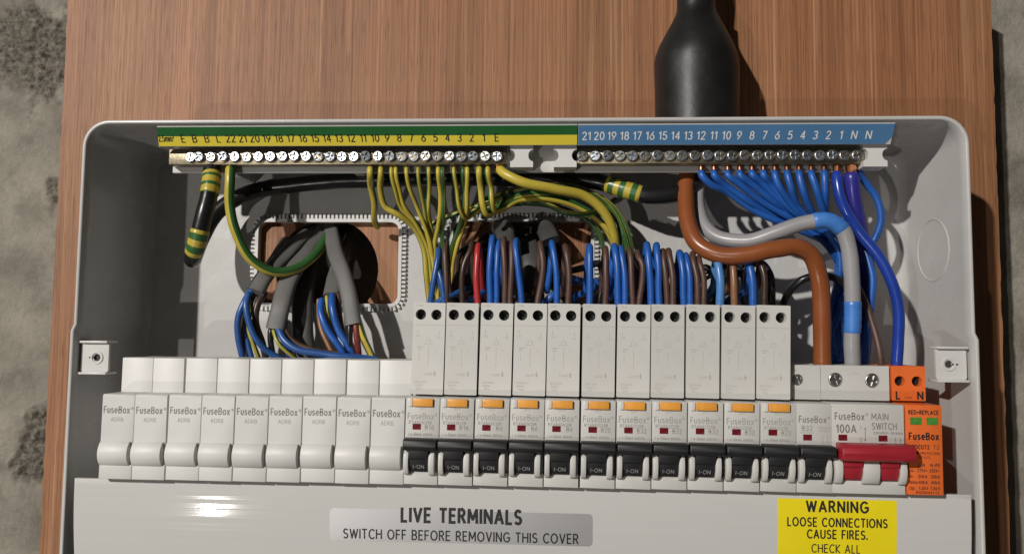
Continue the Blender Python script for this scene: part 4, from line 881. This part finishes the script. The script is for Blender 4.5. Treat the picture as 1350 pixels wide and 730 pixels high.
# grey sheaths hanging in the right opening
for lab, pts in (('dark grey flat cable end at the top of the right opening, left one', [(650, 330, 100), (655, 312, 80), (660, 300, 68), (666, 306, 56), (668, 322, 50)]), ('dark grey flat cable end at the top of the right opening, right one', [(700, 325, 100), (708, 308, 80), (716, 302, 68), (722, 309, 58), (726, 318, 54)]),
                 ('dark flat cable running down behind the blue wires of the right opening', [(690, 320, 100), (694, 315, 80), (698, 330, 66), (702, 360, 60), (706, 400, 60)])):
    wire('flat_cable', lab, 'cable', pts, 1, DGREYS, 'flat cables in the openings', flat=(5.6, 3.0), n=16)
# flat grey cables of the left opening
FC = [('grey flat cable coming out at the left, its cores bare above the blanks', GREYS, [(428, 284, 106), (414, 299, 89), (390, 322, 69), (366, 346, 56), (349, 368, 47), (338, 385, 42)], (4.5, 2.6)),
      ('grey flat cable second from the left with a ragged sheath end', GREYS, [(444, 284, 108), (427, 302, 90), (400, 336, 67), (380, 372, 52), (369, 408, 45), (363, 434, 44)], (5.4, 2.8)),
      ('dark grey flat strip going straight down behind the blanks', DGREYS, [(432, 292, 112), (422, 312, 95), (406, 352, 74), (399, 400, 61), (400, 440, 58), (404, 490, 58)], (6.2, 3.2)),  # plain dark flat strip running down behind the blanks
      ('short grey flat cable end in the middle below the left opening', GREYS, [(456, 300, 108), (452, 330, 88), (442, 366, 65), (437, 390, 54)], (5.0, 2.7)),
      ('long pale grey flat cable, rightmost in the left opening', GREYS, [(440, 280, 106), (436, 299, 87), (440, 324, 67), (449, 352, 55), (459, 388, 47), (466, 428, 44)], (4.7, 2.6)),
      ('dark grey flat cable along the left edge of the left opening', DGREYS, [(404, 290, 106), (388, 306, 88), (370, 334, 70), (354, 358, 58), (334, 384, 52)], (4.6, 2.8))]
for lab, mt, pts, fl in FC: wire('flat_cable', lab, 'cable', pts, 1, mt, 'flat cables in the openings', flat=fl, n=18)
REDD = mat('dark red core', (0.16, 0.022, 0.02), 0.45)
CW = [('blue core bulging farthest left above the blanks', BLUE2, [(334, 380, 44), (325, 392, 43), (314, 418, 42), (314, 445, 46), (322, 478, 50)], 1.9),
      ('blue core sweeping down right across the brown ones', BLUE2, [(328, 384, 43), (325, 405, 40), (332, 435, 40), (350, 460, 44), (372, 474, 48)], 1.9),
      ('brown core hanging between the two left blue ones', DBROWN, [(336, 384, 46), (324, 415, 48), (320, 445, 50), (328, 480, 50)], 1.8),
      ('dark brown core left of the ragged sheath end', DBROWN, [(350, 385, 48), (340, 402, 44), (338, 425, 44), (346, 452, 46), (352, 480, 50)], 2.0),
      ('thin earth core among the left brown cores', OYEL, [(332, 395, 46), (328, 430, 46), (336, 460, 46), (345, 480, 50)], 1.3),
      ('dull blue core hanging left of the thin earth core', BLUE2, [(330, 395, 50), (324, 430, 50), (330, 465, 50), (336, 482, 50)], 1.6),
      ('blue core lying along the top of the blanks', BLUE2, [(366, 430, 44), (374, 446, 41), (395, 461, 40), (430, 468, 41), (465, 470, 42), (498, 474, 46)], 2.0),
      ('brown core lying behind the long blue one', BROWN, [(372, 428, 45), (385, 448, 45), (410, 462, 46), (445, 467, 46), (480, 476, 48)], 1.7),
      ('bare earth core curling below the ragged sheath end', OYEL, [(360, 432, 45), (366, 450, 42), (380, 464, 43), (395, 476, 48)], 1.2),
      ('black core directly under the ragged sheath end', BLACKC, [(357, 432, 46), (357, 448, 46), (362, 480, 50)], 1.7),
      ('dark blue core behind the ragged sheath end', ROYAL, [(378, 392, 56), (376, 410, 52), (374, 440, 52), (386, 480, 54)], 2.0),
      ('blue core left of the middle pair, bending right', BLUE, [(424, 394, 52), (424, 412, 47), (434, 438, 45), (450, 462, 46), (458, 482, 48)], 2.0),
      ('blue core right of the middle pair, bending right', BLUE, [(438, 388, 52), (438, 405, 45), (446, 435, 44), (460, 458, 45), (470, 480, 48)], 2.1),
      ('earth core between the middle blue pair', YEL, [(431, 390, 53), (432, 412, 50), (440, 440, 49), (456, 480, 50)], 1.3),
      ('brown core right of the middle blue pair', BROWN, [(446, 388, 54), (447, 408, 50), (453, 440, 50), (468, 482, 50)], 1.8),
      ('pale brown core left of the middle blue pair', TAN, [(420, 394, 56), (424, 430, 54), (434, 455, 52), (446, 482, 50)], 1.5),
      ('black core under the rightmost grey sheath', BLACKC, [(461, 424, 45), (461, 442, 44), (464, 484, 47)], 1.9),
      ('red core under the rightmost grey sheath', REDD, [(469, 424, 45), (470, 440, 44), (472, 458, 46), (474, 484, 50)], 1.9),
      ('earth core slanting right under the rightmost grey sheath', YEL, [(472, 424, 46), (477, 440, 45), (487, 462, 46), (496, 484, 48)], 1.7)]
for lab, mt, pts, r in CW:
    kw = dict(stripe=(DGRN, 4, 8)) if mt in (OYEL, YEL) else {}
    wire('wire', lab, 'wire', pts, r, mt, 'cores of the flat cables above the blanks', **kw)
